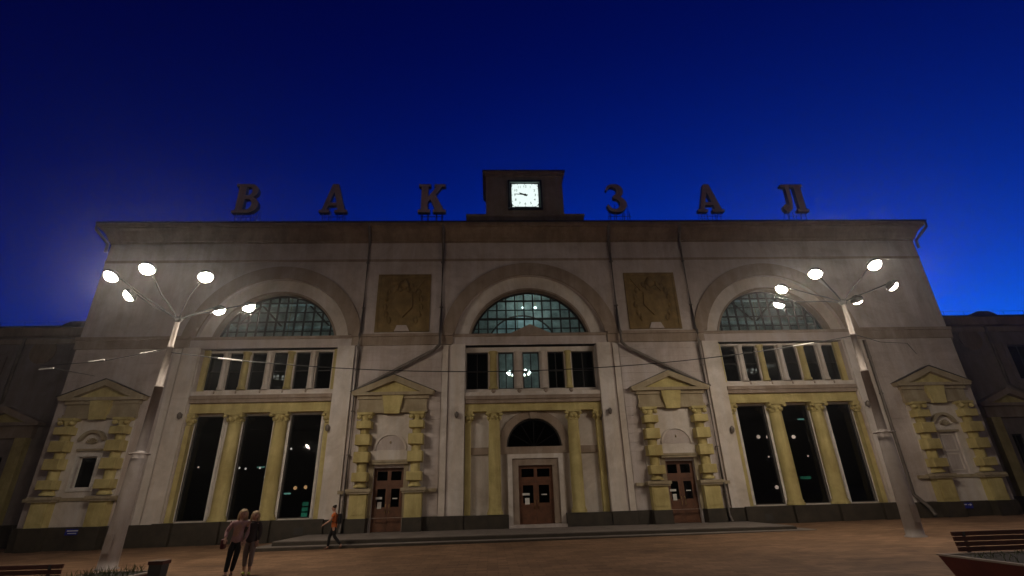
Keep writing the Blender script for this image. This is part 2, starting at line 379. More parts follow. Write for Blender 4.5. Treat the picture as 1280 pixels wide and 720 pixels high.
# side bays: tall windows between yellow columns, a row of six small windows above
for s in (-1, 1):
    c = s * C1; D = .55
    wz0, wz1 = .95, zz(6.52, D)
    big = [(-20.05, -18.45), (-17.25, -15.52), (-14.5, -12.72)]
    big = [tuple(sorted((s * -a, s * -b))) for a, b in big]
    sm = [(-20.1, -19.25), (-18.85, -18.05), (-17.5, -16.6), (-16.15, -15.3), (-14.8, -13.9), (-13.45, -12.5)]
    sm = [tuple(sorted((s * -a, s * -b))) for a, b in sm]
    sz0, sz1 = zz(8.05, D), zz(10.34, D)
    plate('bay_wall', 'plaster_trim', st, rect(c - 4.15, c + 4.15, .3, 10.62), [rect(a, b, wz0, wz1) for a, b in big] + [rect(a, b, sz0, sz1) for a, b in sm], D, D + .3)
    for a, b in sorted(big):
        MB().box(a - .14, a, D - .07, D + .1, wz0, wz1).box(b, b + .14, D - .07, D + .1, wz0, wz1).box(a - .14, b + .14, D - .07, D + .1, wz1, wz1 + .12).build('window_casing', 'frame_white', st)
        window(a, b, wz0, wz1, D + .2, 'glass_dark', 1, [0, 1], .05, 'tall_window', bar=.02)
    for k, (a, b) in enumerate(sorted(sm)):
        window(a, b, sz0, sz1, D + .2, 'glass_mid', 1, [0, .5, 1], .06, 'small_window', bar=.025)
    sm_ = sorted(sm)
    for k in range(5):           # posts between the small windows
        px = (sm_[k][1] + sm_[k + 1][0]) / 2; wd = (sm_[k + 1][0] - sm_[k][1])
        MB().lathe([(wd * .46, sz0 - .02), (wd * .46, sz0 + .12), (wd * .38, sz0 + .16), (wd * .34, sz1 - .2), (wd * .46, sz1 - .12), (wd * .48, sz1)], px, D - .06, 14).build('window_post', 'ochre' if k % 2 else 'plaster_trim', st)
        MB().lathe([(.06, sz0 - .42), (.13, sz0 - .34), (.14, sz0 - .22), (.08, sz0 - .12)], px, D - .5, 10).build('bracket_knob', 'beige_stone', st)
    for e in (-1, 1): box('bay_pilaster', 'ochre', st, c + e * 3.98 - .16, c + e * 3.98 + .16, D - .2, D, sz0 - .1, 10.62)
    box('window_sill', 'plaster_trim', st, c - 4.15, c + 4.15, D - .62, D, zz(7.72, 0), zz(7.98, 0))
    MB().box(c - 4.13, c + 4.13, -.12, D, 7.28, 7.5).box(c - 4.13, c + 4.13, -.2, D, 7.5, 7.715).build('bay_cornice', 'beige_stone', st)
    MB().box(c - 4.13, c + 4.13, .06, D, 6.72, 7.28).build('architrave', 'ochre', st)
    for e in (-1.47, 1.18):
        column(c - s * e * -1 if False else s * (C1 + (-e)), .36, .9, 6.72, .40)
    for e, wd in ((4.02, .24), (-3.98, .3)): 
        xx_ = s * (C1 + e); box('bay_pilaster', 'ochre', st, xx_ - wd / 2 - .02, xx_ + wd / 2 + .02, .12, D, .9, 6.05); capital(st, xx_, .3, 6.08, .2)
    box('bay_base', 'granite', st, c - 4.15, c + 4.15, -.1, D + .02, -.4, .88)

# central bay: portal with arch window, four columns, five small windows above
D = .55
arch_z = zz(4.42, D); rA = 1.66
dholes = [rect(-1.0, 1.0, .05, 3.42), cut_disc(0, arch_z, rA, arch_z)]
swin = [(-4.1, -2.73), (-2.08, -1.1), (-.53, .53), (1.08, 2.12), (2.62, 4.05)]
sz0, sz1 = zz(7.83, D), zz(10.15, D)
plate('bay_wall', 'plaster_trim', st, rect(-4.15, 4.15, .05, 10.62), dholes + [rect(a, b, sz0, sz1) for a, b in swin], D, D + .3)
for k, (a, b) in enumerate(swin):
    window(a, b, sz0, sz1, D + .2, ('glass_frosted', 'glass_clear', 'glass_clear', 'glass_mid', 'glass_frosted')[k], 2, [0, .48, 1], .07, 'small_window', bar=.03)
for k in range(4):
    px = (swin[k][1] + swin[k + 1][0]) / 2; wd = swin[k + 1][0] - swin[k][1]
    MB().lathe([(wd * .44, sz0 - .02), (wd * .44, sz0 + .12), (wd * .36, sz0 + .16), (wd * .33, sz1 - .2), (wd * .44, sz1 - .12), (wd * .46, sz1)], px, D - .06, 14).build('window_post', 'ochre' if k in (0, 3) else 'plaster_trim', st)
    MB().lathe([(.06, sz0 - .42), (.14, sz0 - .34), (.15, sz0 - .22), (.08, sz0 - .12)], px, D - .5, 10).build('bracket_knob', 'beige_stone', st)
box('window_sill', 'plaster_trim', st, -4.15, 4.15, D - .6, D, 7.42, 7.66)
MB().box(-4.13, 4.13, -.05, D, 6.98, 7.2).box(-4.13, 4.13, -.14, D, 7.2, 7.415).build('bay_cornice', 'beige_stone', st)
box('architrave', 'ochre', st, -4.13, 4.13, .1, D, 6.52, 6.98)
for s in (-1, 1):
    column(s * 2.38, .3, .85, 6.52, .36)
    box('bay_pilaster', 'ochre', st, s * 3.95 - .17, s * 3.95 + .17, .2, D, .85, 5.9); capital(st, s * 3.92, .36, 5.9, .2)
    box('impost_band', 'beige_stone', st, min(s * rA, s * 3.77), max(s * rA, s * 3.77), D - .12, D, 4.07, arch_z)
plate('archivolt', 'beige_stone', st, ring(0, arch_z, rA, 2.14, arch_z), [], D - .1, D)
plate('keystone', 'beige_stone', st, [(-.17, arch_z + rA - .05), (.17, arch_z + rA - .05), (.26, 6.5), (-.26, 6.5)], [], D - .2, D - .08)
box('transom_band', 'beige_stone', st, -rA, rA, D - .14, D + .28, 4.05, arch_z)
fan = plate('fanlight', 'window_frame', st, ring(0, arch_z, rA - .1, rA, arch_z), [], D + .1, D + .22)
for k in range(6):
    a0, a1 = 180 - 30 * k, 150 - 30 * k
    p = [(0, arch_z)] + arc(0, arch_z, rA - .08, a1, a0, 8); MB().prism(p, D + .155, D + .165).build('pane', 'glass_dark', fan)
for k in range(1, 6):
    a = R(30 * k); MB().tube([(0, D + .16, arch_z), ((rA - .05) * math.cos(a), D + .16, arch_z + (rA - .05) * math.sin(a))], .009, 6).build('glazing_bar', 'window_frame', fan)
# door casing: stepped frame
plate('door_casing', 'plaster_trim', st, rect(-1.62, 1.62, .05, 4.05), [rect(-1.36, 1.36, 0.04, 3.8)], D - .22, D - .0)
plate('door_casing', 'beige_stone', st, rect(-1.36, 1.36, .05, 3.8), [rect(-1.0, 1.0, .04, 3.42)], D - .12, D)
box('bay_base', 'granite', st, -4.15, -1.63, -.06, D, -.4, .83); box('bay_base', 'granite', st, 1.63, 4.15, -.06, D, -.4, .83)

def door(cx, z0, z1, hw, y, papers=True):
    d = MB().box(cx - hw, cx - hw + .08, y - .05, y + .05, z0, z1).box(cx + hw - .08, cx + hw, y - .05, y + .05, z0, z1).box(cx - hw + .08, cx + hw - .08, y - .05, y + .05, z1 - .1, z1) \
        .box(cx - hw + .08, cx + hw - .08, y - .05, y + .05, z0 + 2.42, z0 + 2.56).build('double_door', 'door_wood', st)
    zt0, zt1 = z0 + 2.56, z1 - .1
    for k in range(2):
        a = cx - hw + .08 + k * (hw - .08); b = a + hw - .08
        if zt1 - zt0 > .25:
            plate('transom_light', 'door_wood', d, rect(a, b, zt0, zt1), [rect(a + .1, b - .1, zt0 + .08, zt1 - .08)], y - .03, y + .03)
            box('pane', 'glass_dark', d, a + .1, b - .1, y - .005, y + .005, zt0 + .08, zt1 - .08)
        gl = (a + .16, b - .16, z0 + 1.25, z0 + 2.2)
        plate('door_leaf', 'door_wood', d, rect(a + .008, b - .008, z0 + .02, z0 + 2.41), [rect(*gl)], y - .035, y + .035)
        box('pane', 'glass_dark', d, gl[0], gl[1], y - .005, y + .005, gl[2], gl[3])
        for (u0, u1) in ((.12, .58), (.64, 1.12)):
            plate('door_panel', 'door_wood', d, rect(a + .14, b - .14, z0 + u0, z0 + u1), [rect(a + .2, b - .2, z0 + u0 + .06, z0 + u1 - .06)], y - .055, y - .035)
        hx = cx + (-.1 if k == 0 else .1)
        MB().tube([(hx, y - .04, z0 + .95), (hx, y - .11, z0 + 1.0), (hx, y - .11, z0 + 1.35), (hx, y - .04, z0 + 1.4)], .018, 6).build('handle', 'brass', d)
    if papers:
        box('paper_notice', 'paper', d, cx - hw * .66, cx - hw * .40, y - .045, y - .037, z0 + 1.18, z0 + 1.52)
        box('paper_notice', 'paper', d, cx - hw * .80, cx - hw * .38, y - .045, y - .037, z0 + 1.66, z0 + 1.78)
        box('paper_notice', 'paper', d, cx + hw * .30, cx + hw * .62, y - .045, y - .037, z0 + 1.66, z0 + 1.72)
    MB().box(cx - hw, cx + hw, y - .12, y + .3, z0 - .2, z0).build('threshold', 'step_granite', d)
    return d
door(0, .14, 3.42, 1.0, D + .1)
for s in (-1, 1): door(s * 8.4, .14, 3.45, .86, .28)

# pilasters on the main wall
for s in (-1, 1):
    for x0, x1, pr in ((4.16, 5.02, .16), (5.2, 5.55, .08), (10.98, 12.04, .18), (20.4, 21.35, .18), (21.5, 21.9, .08)):
        box('pilaster', 'plaster_trim', st, min(s * x0, s * x1), max(s * x0, s * x1), -pr, 0, .86, 10.66)
# rusticated courses of the lower wall
def courses(x0, x1, z0, z1, skip):
    z = z0; h = .52
    while z < z1 - .2:
        zt = min(z + h - .022, z1); segs = [(x0, x1)]
        for (a, b, c0, c1) in skip:
            if c0 < zt and c1 > z:
                ns = []
                for (p, q) in segs:
                    if b <= p or a >= q: ns.append((p, q)); continue
                    if a > p: ns.append((p, a))
                    if b < q: ns.append((b, q))
                segs = ns
        for (p, q) in segs:
            if q - p > .1: box('stone_course', 'plaster', st, p, q, -.028, 0, z, zt)
        z += h
for s in (-1, 1):
    for (a, b, pc) in ((5.6, 10.95, 8.4), (21.95, 27.83, 25.1)):
        sk = (pc - 1.98, pc + 1.98, .0, 7.8)
        x0, x1 = (a, b) if s > 0 else (-b, -a); k0, k1 = (sk[0], sk[1]) if s > 0 else (-sk[1], -sk[0])
        courses(x0, x1, .9, 10.5, [(k0, k1, 0, 7.75)])

# rusticated surrounds with pediment
def surround(pc, kind):
    base = plate('doorway_surround', 'plaster_trim', st, rect(pc - 1.95, pc + 1.95, .86, 6.4),
                 [rect(pc - .95, pc + .95, .85, 3.62)] if kind == 'door' else ([rect(-25.72, -24.62, 2.75, 4.45)] if kind == 'window' else [rect(pc - .56, pc + .56, 2.36, 4.75)]), -.06, 0)
    MB().box(pc - 2.05, pc + 2.05, -.26, 0, 6.5, 6.72).box(pc - 2.0, pc + 2.0, -.2, 0, 6.72, 7.3).box(pc - 2.1, pc + 2.1, -.3, 0, 7.3, 7.5).build('entablature', 'beige_trim', base)
    plate('keystone', 'ochre', base, [(pc - .42, 6.42), (pc + .42, 6.42), (pc + .62, 7.52), (pc - .62, 7.52)], [], -.42, -.2)
    plate('pediment', 'beige_trim', base, [(pc - 2.35, 7.5), (pc + 2.35, 7.5), (pc + 2.45, 7.72), (pc, 8.72), (pc - 2.45, 7.72)], [[(pc - 1.62, 7.68), (pc + 1.62, 7.68), (pc, 8.36)]], -.5, 0)
    plate('tympanum', 'ochre', base, [(pc - 1.7, 7.62), (pc + 1.7, 7.62), (pc, 8.42)], [], -.22, 0)
    plate('pediment_flashing', 'roof_metal', base, [(pc - 2.52, 7.72), (pc - 2.45, 7.724), (pc, 8.724), (pc + 2.45, 7.724), (pc + 2.52, 7.72), (pc, 8.77)], [], -.56, 0)
    for e in (-1, 1):
        cx = pc + e * 1.5
        c = MB().lathe([(.36, 2.42), (.36, 2.52), (.3, 2.56), (.3, 2.6), (.27, 2.66), (.27, 4.2), (.245, 6.0), (.33, 6.04), (.24, 6.1), (.33, 6.36)], cx, -.22, 18).build('column', 'ochre', base)
        for (b0, b1) in ((2.72, 3.2), (3.72, 4.3), (4.66, 5.25), (5.58, 6.0)):
            bb = box('rustic_block', 'ochre', base, cx - .42, cx + .42, -.66, 0, b0, b1)
            md = bb.modifiers.new('b', 'BEVEL'); md.width = .03; md.segments = 2
        for sx in (-1, 1): MB().lathe([(.03, 6.1), (.14, 6.16), (.14, 6.3), (.03, 6.36)], cx + sx * .32, -.5, 10).build('volute', 'ochre', base)
        box('abacus', 'ochre', base, cx - .44, cx + .44, -.6, 0, 6.36, 6.5)
        MB().box(cx - .46, cx + .46, -.5, 0, .86, 2.1).box(cx - .38, cx + .38, -.53, -.5, 1.05, 1.95).build('pedestal', 'ochre', base)
        x0, x1 = (cx - .62, cx + .62) if kind == 'door' else (cx - .62, cx + .62)
        MB().box(x0, x1, -.6, 0, 2.1, 2.2).box(x0 - .06, x1 + .06, -.66, 0, 2.2, 2.36).build('pedestal_cap', 'beige_trim', base)
        ex = pc + e * 2.12; fx = pc + e * 2.72
        box('dado_moulding', 'beige_trim', base, min(ex, fx), max(ex, fx), -.2, 0, 2.12, 2.3)
    if kind == 'door':
        plate('blind_arch', 'plaster_trim', base, ring(pc, 4.42, .82, .94, 4.42), [], -.16, -.06)
        plate('blind_arch', 'plaster', base, arc(pc, 4.42, .82), [], -.08, -.06)
        MB().box(pc - 1.08, pc + 1.08, -.24, 0, 3.62, 3.74).box(pc - 1.14, pc + 1.14, -.3, 0, 3.74, 3.86).build('lintel', 'beige_trim', base)
        for e in (-1, 1): box('door_jamb', 'beige_trim', base, pc + e * .99 - .13, pc + e * .99 + .13, -.1, 0, .86, 3.62)
        MB().lathe([(.02, 4.75), (.05, 4.78), (.05, 4.86), (.02, 4.9)], pc, -.12, 8).build('boss', 'beige_trim', base)
    else:
        plate('hood', 'beige_trim', base, ring(pc - .02, 5.08, .62, .78, 5.28), [], -.3, -.06)
        # little shell and scroll ornament under the hood
        sh = MB()
        for k in range(7):
            a = R(20 + 140 * k / 6); sh.tube([(pc, -.12, 5.12), (pc + .32 * math.cos(a), -.2, 5.12 + .3 * math.sin(a))], [.03, .06], 6)
        sh.build('shell_ornament', 'beige_trim', base)
        box('sill_band', 'beige_trim', base, pc - 1.0, pc + 1.0, -.14, -.06, 2.14, 2.3)
        MB().box(pc - .72, pc + .72, -.2, -.06, 4.72, 4.84).build('lintel', 'beige_trim', base)
        if kind == 'blind':
            bx = MB().box(pc - .56, pc + .56, .02, .06, 2.36, 4.75).build('blind_panel', 'plaster_trim', base)
            for (a, b) in ((2.5, 3.5), (3.62, 4.62)):
                plate('panel_moulding', 'plaster_trim', base, rect(pc - .44, pc + .44, a, b), [rect(pc - .36, pc + .36, a + .08, b - .08)], -.03, .02)
            for e in (-1, 1): box('blind_jamb', 'plaster_trim', base, pc + e * .64 - .07, pc + e * .64 + .07, -.12, -.06, 2.3, 4.72)
        else:
            plate('window_casing', 'frame_white', base, rect(-25.84, -24.5, 2.62, 4.6), [rect(-25.7, -24.64, 2.78, 4.43)], -.14, -.06)
    return base
surround(-8.4, 'door'); surround(8.4, 'door'); surround(-25.15, 'window'); surround(25.15, 'blind')
window(-25.71, -24.63, 2.76, 4.44, .18, 'glass_frosted', 1, [0, 1], .07, 'small_window', 'frame_white')

# relief panels between the arches
for s in (-1, 1):
    cx = s * 8.2
    pn = plate('relief_panel', 'relief_ochre', st, rect(cx - 1.72, cx + 1.72, 11.55, 15.55), [], -.04, 0)
    plate('panel_border', 'relief_ochre', pn, rect(cx - 1.72, cx + 1.72, 11.55, 15.55), [rect(cx - 1.55, cx + 1.55, 11.72, 15.38)], -.1, -.04)
    rng = random.Random(5)
    plate('shield', 'relief_ochre', pn, [(cx - .55, 14.1), (cx - .6, 13.2), (cx, 12.5), (cx + .6, 13.2), (cx + .55, 14.1), (cx, 14.35)], [], -.16, -.04)
    for e in (-1, 1):
        for k in range(9):
            a = R(-60 + 26 * k); px, pz = cx + e * (.55 + .75 * math.cos(a) * .8), 13.4 + 1.25 * math.sin(a)
            MB().lathe([(.02, pz - .24), (.13, pz - .1), (.15, pz + .05), (.04, pz + .26)], px, -.05, 7).build('leaf_ornament', 'relief_ochre', pn)
        plate('banner', 'relief_ochre', pn, [(cx + e * .7, 14.2), (cx + e * 1.3, 15.1), (cx + e * 1.0, 15.25), (cx + e * .5, 14.4)], [], -.13, -.04)
    MB().lathe([(.03, 14.5), (.28, 14.65), (.3, 14.9), (.12, 15.2)], cx, -.06, 12).build('crest', 'relief_ochre', pn)
    plate('plinth_ornament', 'plaster', pn, [(cx - .45, 11.56), (cx + .5, 11.56), (cx + .3, 11.95), (cx - .3, 11.95)], [], -.22, -.1)

# plinth of dark granite blocks
def plinth(x0, x1, y=0):
    x = x0
    while x < x1 - .05:
        xe = min(x + 1.45, x1)
        if x1 - xe < .4: xe = x1
        box('plinth_block', 'granite', st, x + .006, xe - .006, -.14 + y + random.uniform(-.006, .006), y, gz(x) - .3, .86); x = xe
for a, b in ((-HW - .1, -20.36), (-12.04, -9.35), (-7.45, -4.16), (4.16, 7.45), (9.35, 12.04), (20.36, HW + .1)): plinth(a, b)
for s in (-1, 1):
    for xx_ in (C1 - 4.0, C1 - 1.18, C1 + 1.47, C1 + 4.0):   # pedestals below the columns
        box('plinth_block', 'granite', st, s * xx_ - .5, s * xx_ + .5, -.32, -.1, -.5, .9)
    for e in (-1.5, 1.5):
        for pc in (8.4, 25.15): box('plinth_block', 'granite', st, s * pc + e - .52, s * pc + e + .52, -.62, -.15, -.5, .855)
    box('basement_grating', 'metal_dark', st, s * 12.95 - .3, s * 12.95 + .3, -.13, -.1, .15, .5)

# drainpipes
def pipe(pts, r=.085):
    p = MB().tube(pts, r, 10).build('drainpipe', 'pipe_metal', st)
    for a, b in zip(pts, pts[1:]):
        a, b = Vector(a), Vector(b); n = int((b - a).length / 2.2)
        if abs((b - a).normalized().z) > .9:
            for k in range(n):
                c = a.lerp(b, (k + .5) / n); MB().lathe([(r + .02, c.z - .03), (r + .02, c.z + .03)], c.x, c.y, 10).box(c.x - .02, c.x + .02, c.y, c.y + .3, c.z - .015, c.z + .015).build('pipe_clamp', 'pipe_metal', p)
    return p
for s in (-1, 1):
    pipe([(s * 10.72, -.7, 19.1), (s * 10.72, -.55, 18.6), (s * 10.72, -.16, 18.0), (s * 10.72, -.16, 11.55), (s * 10.72, -.4, 11.3), (s * 10.72, -.4, 10.6), (s * 10.72, -.22, 10.3), (s * 10.72, -.22, .5), (s * 10.72, -.5, .15)])
    pipe([(s * 5.72, -.7, 19.1), (s * 5.72, -.55, 18.6), (s * 5.72, -.16, 18.0), (s * 5.72, -.16, 11.55), (s * 5.72, -.4, 11.3), (s * 5.72, -.4, 10.6), (s * 6.1, -.3, 10.25), (s * 10.62, -.3, 7.85)], .105)
pipe([(HW + .72, -.72, 19.1), (HW + .72, -.72, 18.75), (HW + .1, -.16, 17.9), (HW + .1, -.16, 17.3)], .1)
pipe([(-HW - .72, -.72, 19.1), (-HW - .72, -.72, 18.75), (-HW - .1, -.16, 17.9), (-HW - .1, -.16, 17.3)], .1)
pipe([(21.72, -.22, 10.55), (21.72, -.22, 1.3), (22.3, -.36, .6), (22.4, -.5, .2)], .1)

# clock tower on the roof
y0 = -.05
MB().box(-4.15, 4.15, y0, 3.6, 19.0, 20.05).build('tower_base', 'beige_stone', st)
MB().box(-4.22, 4.22, y0 - .08, 3.65, 20.05, 20.2).build('tower_base_cap', 'beige_stone', st)
tw = MB().box(-2.8, 2.8, y0 + .1, 3.4, 20.2, 23.5).build('clock_tower', 'beige_stone', st)
MB().box(-2.9, 2.9, y0, 3.5, 23.5, 23.7).box(-3.02, 3.02, y0 - .14, 3.6, 23.7, 23.86).build('tower_cap', 'cornice_brown', tw)
MB().box(-3.06, 3.06, y0 - .18, 3.64, 23.86, 23.92).build('tower_roof', 'roof_metal', tw)

# roof railing
rail = empty('roof_railing', 'thin dark safety railing along the edge of the station roof', 'railing', (0, .4, 19.2))
for a, b in ((-28, -4.4), (4.4, 28)):
    for z in (.32, .62): MB().tube([(a, 0, z), (b, 0, z)], .014, 5).build('rail', 'metal_dark', rail)
    n = int((b - a) / 1.5)
    for k in range(n + 1):
        x = a + (b - a) * k / n; MB().tube([(x, 0, -.1), (x, 0, .64)], .014, 5).build('post', 'metal_dark', rail)

# ---------------------------------------------------------------- letters on the roof
def stroke(pts, ws):
    L_, R_ = [], []
    for i, p in enumerate(pts):
        a, b = pts[max(0, i - 1)], pts[min(len(pts) - 1, i + 1)]; dx, dz = b[0] - a[0], b[1] - a[1]; m = math.hypot(dx, dz)
        nx, nz = -dz / m * ws[i], dx / m * ws[i]; L_.append((p[0] + nx, p[1] + nz)); R_.append((p[0] - nx, p[1] - nz))
    return L_ + R_[::-1]
def ell(cx, cz, rx, rz, a0, a1, n=14): return [(cx + rx * math.cos(R(a0 + (a1 - a0) * i / n)), cz + rz * math.sin(R(a0 + (a1 - a0) * i / n))) for i in range(n + 1)]
def smoothpath(pts, n=4):
    out = []
    for i in range(len(pts) - 1):
        p0, p1, p2, p3 = pts[max(0, i - 1)], pts[i], pts[i + 1], pts[min(len(pts) - 1, i + 2)]
        for k in range(n):
            t = k / n; out.append(tuple(.5 * ((2 * p1[j]) + (-p0[j] + p2[j]) * t + (2 * p0[j] - 5 * p1[j] + 4 * p2[j] - p3[j]) * t * t + (-p0[j] + 3 * p1[j] - 3 * p2[j] + p3[j]) * t ** 3) for j in range(len(p1))))
    return out + [tuple(pts[-1])]
VE = ([(0, 0), (.5, 0)] + ell(.5, .27, .36, .27, -90, 70)[1:] + ell(.47, .76, .31, .24, -60, 90)[:] + [(0, 1), (0, .92), (.11, .92), (.11, .08), (0, .08)],
      [[(.36, .59)] + ell(.45, .745, .12, .155, -90, 90) + [(.36, .90)], [(.36, .1)] + ell(.47, .285, .15, .185, -90, 90) + [(.36, .47)]])
AA = ([(.38, 1), (.6, 1), (.91, .09), (1, .09), (1, 0), (.55, 0), (.55, .09), (.66, .09), (.62, .24), (.31, .24), (.26, .09), (.37, .09), (.37, 0), (0, 0), (0, .09), (.1, .09)], [[(.345, .34), (.585, .34), (.465, .72)]])
KA = ([(0, 0), (.44, 0), (.44, .09), (.35, .09), (.35, .36), (.43, .46), (.62, .09), (.54, .09), (.54, 0), (1, 0), (1, .09), (.92, .09), (.62, .62), (.84, .91), (.97, .91), (.97, 1), (.56, 1), (.56, .91), (.64, .91), (.35, .54), (.35, .91), (.44, .91), (.44, 1), (0, 1), (0, .91), (.1, .91), (.1, .09), (0, .09)], [])
zp = smoothpath([(.07, .78, .035), (.14, .9, .04), (.3, .955, .05), (.5, .9, .09), (.58, .75, .125), (.5, .6, .09), (.3, .53, .04)])
zq = smoothpath([(.3, .53, .04), (.52, .48, .07), (.66, .28, .135), (.54, .1, .09), (.34, .045, .05), (.16, .1, .055), (.06, .24, .04)])
ZE = (stroke([p[:2] for p in zp], [p[2] for p in zp]), [])
ZE2 = stroke([p[:2] for p in zq], [p[2] for p in zq])
EL = ([(.1, 1), (1, 1), (1, .91), (.9, .91), (.9, .09), (1, .09), (1, 0), (.54, 0), (.54, .09), (.64, .09), (.64, .91), (.44, .91), (.42, .4), (.36, .1), (.24, .0), (.09, .0), (.0, .09), (.0, .2), (.09, .27), (.19, .22), (.22, .14), (.27, .3), (.28, .91), (.1, .91)], [])
def roof_letter(cx, shape, wd, label, extra=None):
    H = 2.36; zb = 20.42; yf = -.02
    L = empty('roof_letter', label, 'letter', (cx, yf, 19.25), 'roof letters spelling the station sign')
    f = lambda pts: [((x - .5) * wd, z * H + zb - 19.25) for x, z in pts]
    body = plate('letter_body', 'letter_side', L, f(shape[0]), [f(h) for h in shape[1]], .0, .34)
    face = plate('letter_face', 'letter_paint', body, f(shape[0]), [f(h) for h in shape[1]], -.03, -.001)
    if extra:
        b2 = plate('letter_body', 'letter_side', L, f(extra), [], .004, .336); plate('letter_face', 'letter_paint', b2, f(extra), [], -.034, -.004)
    for t in (-.36, -.14, .16, .36):
        MB().tube([(t * wd, .17, -.12), (t * wd, .17, 1.25)], .028, 6).build('strut', 'metal_dark', L)
        MB().tube([(t * wd, 1.2, -.0), (t * wd, .2, 1.9)], .022, 6).build('strut', 'metal_dark', L)
    MB().tube([(-.42 * wd, .17, .9), (.42 * wd, .17, .9)], .025, 6).build('strut', 'metal_dark', L)
    return L
roof_letter(-19.5, VE, 2.05, 'grey serif letter В standing on the roof, first of the sign')
roof_letter(-13.55, AA, 1.95, 'grey serif letter А second in the roof sign')
roof_letter(-6.65, KA, 1.98, 'grey serif letter К with slanting arms on the roof beside the clock tower')
roof_letter(6.85, ZE, 1.95, 'grey rounded letter З on the roof beside the clock tower', ZE2)
roof_letter(13.55, AA, 1.95, 'grey serif letter А fifth and last but one in the roof sign')
roof_letter(19.95, EL, 1.85, 'grey serif letter Л standing on the roof, last of the sign')

# ---------------------------------------------------------------- clock
def text_mesh(body, size):
    cu = bpy.data.curves.new('t', 'FONT'); cu.body = body; cu.size = size; cu.align_x = 'CENTER'; cu.align_y = 'CENTER'; cu.extrude = .004
    ob = bpy.data.objects.new('t', cu); col.objects.link(ob)
    me = bpy.data.meshes.new_from_object(ob.evaluated_get(bpy.context.evaluated_depsgraph_get())); bpy.data.objects.remove(ob)
    for v in me.vertices: x, z, t = v.co; v.co = (x, -t, z)
    return me
CKZ = 21.84
ck = empty('station_clock', 'glowing white square clock with black hands on the roof tower', 'clock', (.03, .05, CKZ))
def rr_sq(h, r, n=8):
    out = []
    for cx, cz, a in ((h - r, h - r, 0), (-h + r, h - r, 90), (-h + r, -h + r, 180), (h - r, -h + r, 270)): out += arc(cx, cz, r, a, a + 90, n)
    return out
plate('clock_frame', 'clock_black', ck, rect(-1.24, 1.24, -1.24, 1.24), [rect(-1.12, 1.12, -1.12, 1.12)], -.2, 0)
plate('clock_bezel', 'clock_rim', ck, rect(-1.12, 1.12, -1.12, 1.12), [rect(-1.06, 1.06, -1.06, 1.06)], -.17, 0)
plate('clock_back', 'clock_black', ck, rect(-1.06, 1.06, -1.06, 1.06), [], -.06, -.02)
face = plate('clock_face', 'clock_face', ck, rr_sq(.96, .36), [], -.08, -.06)
for sx in (-1, 1):
    for sz in (-1, 1):
        cr = MB()
        for k in range(3):
            a = R(45 + (k - 1) * 24); d0, d1 = .80, 1.0
            px, pz = sx * .86, sz * .86; cr.box(px - .012 + sx * .06 * (k - 1), px + .03 + sx * .06 * (k - 1), -.075, -.06, pz - .1 - (k == 1) * .04 + sz * .06, pz + .03 + sz * .06)
        cr.build('corner_ornament', 'clock_face', ck)
for hr in range(1, 13):
    a = R(90 - 30 * hr); rr = .74 / max(abs(math.cos(a)), abs(math.sin(a))) * (.93 if hr % 3 else 1)
    rr = min(rr, .88)
    for q, dg in enumerate(str(hr)):
        off = (q - .5 * (len(str(hr)) - 1)) * .15
        link('numeral', text_mesh(dg, .27), 'clock_black', ck, (rr * math.cos(a) + off, -.084, rr * math.sin(a)))
for mi in range(60):
    if mi % 5: continue
    a = R(90 - 6 * mi); rr = min(.93 / max(abs(math.cos(a)), abs(math.sin(a))), 1.06)
    box('minute_mark', 'clock_black', ck, -.02, .02, -.09, -.08, -.03, .03, loc=(rr * math.cos(a), 0, rr * math.sin(a)))
def hand(ang, ln, wd, tail, y):
    a = R(90 - ang); c, s = math.cos(a), math.sin(a)
    pts = [(-tail, -wd), (ln * .75, -wd * .8), (ln, 0), (ln * .75, wd * .8), (-tail, wd)]
    plate('clock_hand', 'clock_black', ck, [(x * c - z * s, x * s + z * c) for x, z in pts], [], y - .012, y)
hand((9 + 46 / 60) * 30, .5, .06, .16, -.1); hand(46 * 6, .82, .035, .2, -.125)
MB().add([], []).prism(arc(0, 0, .09, 0, 340, 16), -.15, -.1).build('clock_hub', 'clock_black', ck)

# ---------------------------------------------------------------- rooms behind the glass
rooms = ((-C1, 7.9), (0, 7.9), (C1, 7.9))
for cx, hw in rooms:
    b = MB()
    b.box(cx - hw, cx + hw, 8, 8.2, 7.3, 17.6).box(cx - hw, cx + hw, .9, 8.2, 17.4, 17.6)
    b.box(cx - hw, cx - hw + .1, .9, 8, 7.3, 17.4).box(cx + hw - .1, cx + hw, .9, 8, 7.3, 17.4).box(cx - hw, cx + hw, .86, 8.2, 7.1, 7.3)
    r = b.build('upper_room', 'interior', st)
    for k in range(5): box('ceiling_beam', 'interior_pale', r, cx - hw + .1, cx + hw - .1, 1.6 + k * 1.35, 1.85 + k * 1.35, 17.0, 17.4)
    for k in range(6): box('ceiling_rib', 'interior_pale', r, cx - 5.5 + k * 2.2 - .1, cx - 5.5 + k * 2.2 + .1, 1, 8, 17.12, 17.4)
for cx in (-C1, C1):             # lattice trusses under the ceiling of the side halls
    for k in range(8):
        x0 = cx - 7 + k * 1.75; zig = 1 if k % 2 else -1
        MB().tube([(x0, 5.2, 14.6 - .9 * zig), (x0 + 1.75, 5.2, 14.6 + .9 * zig)], .07, 6).build('truss_brace', 'interior_dark' if k % 3 else 'interior_pale', st)
    for z in (13.7, 15.5): box('truss_chord', 'interior_pale', st, cx - 7.7, cx + 7.7, 5.1, 5.3, z - .08, z + .08)
for z in (13.9, 15.2): box('wall_ledge', 'interior_dark', st, -7.7, 7.7, 7.9, 8.0, z - .05, z + .05)
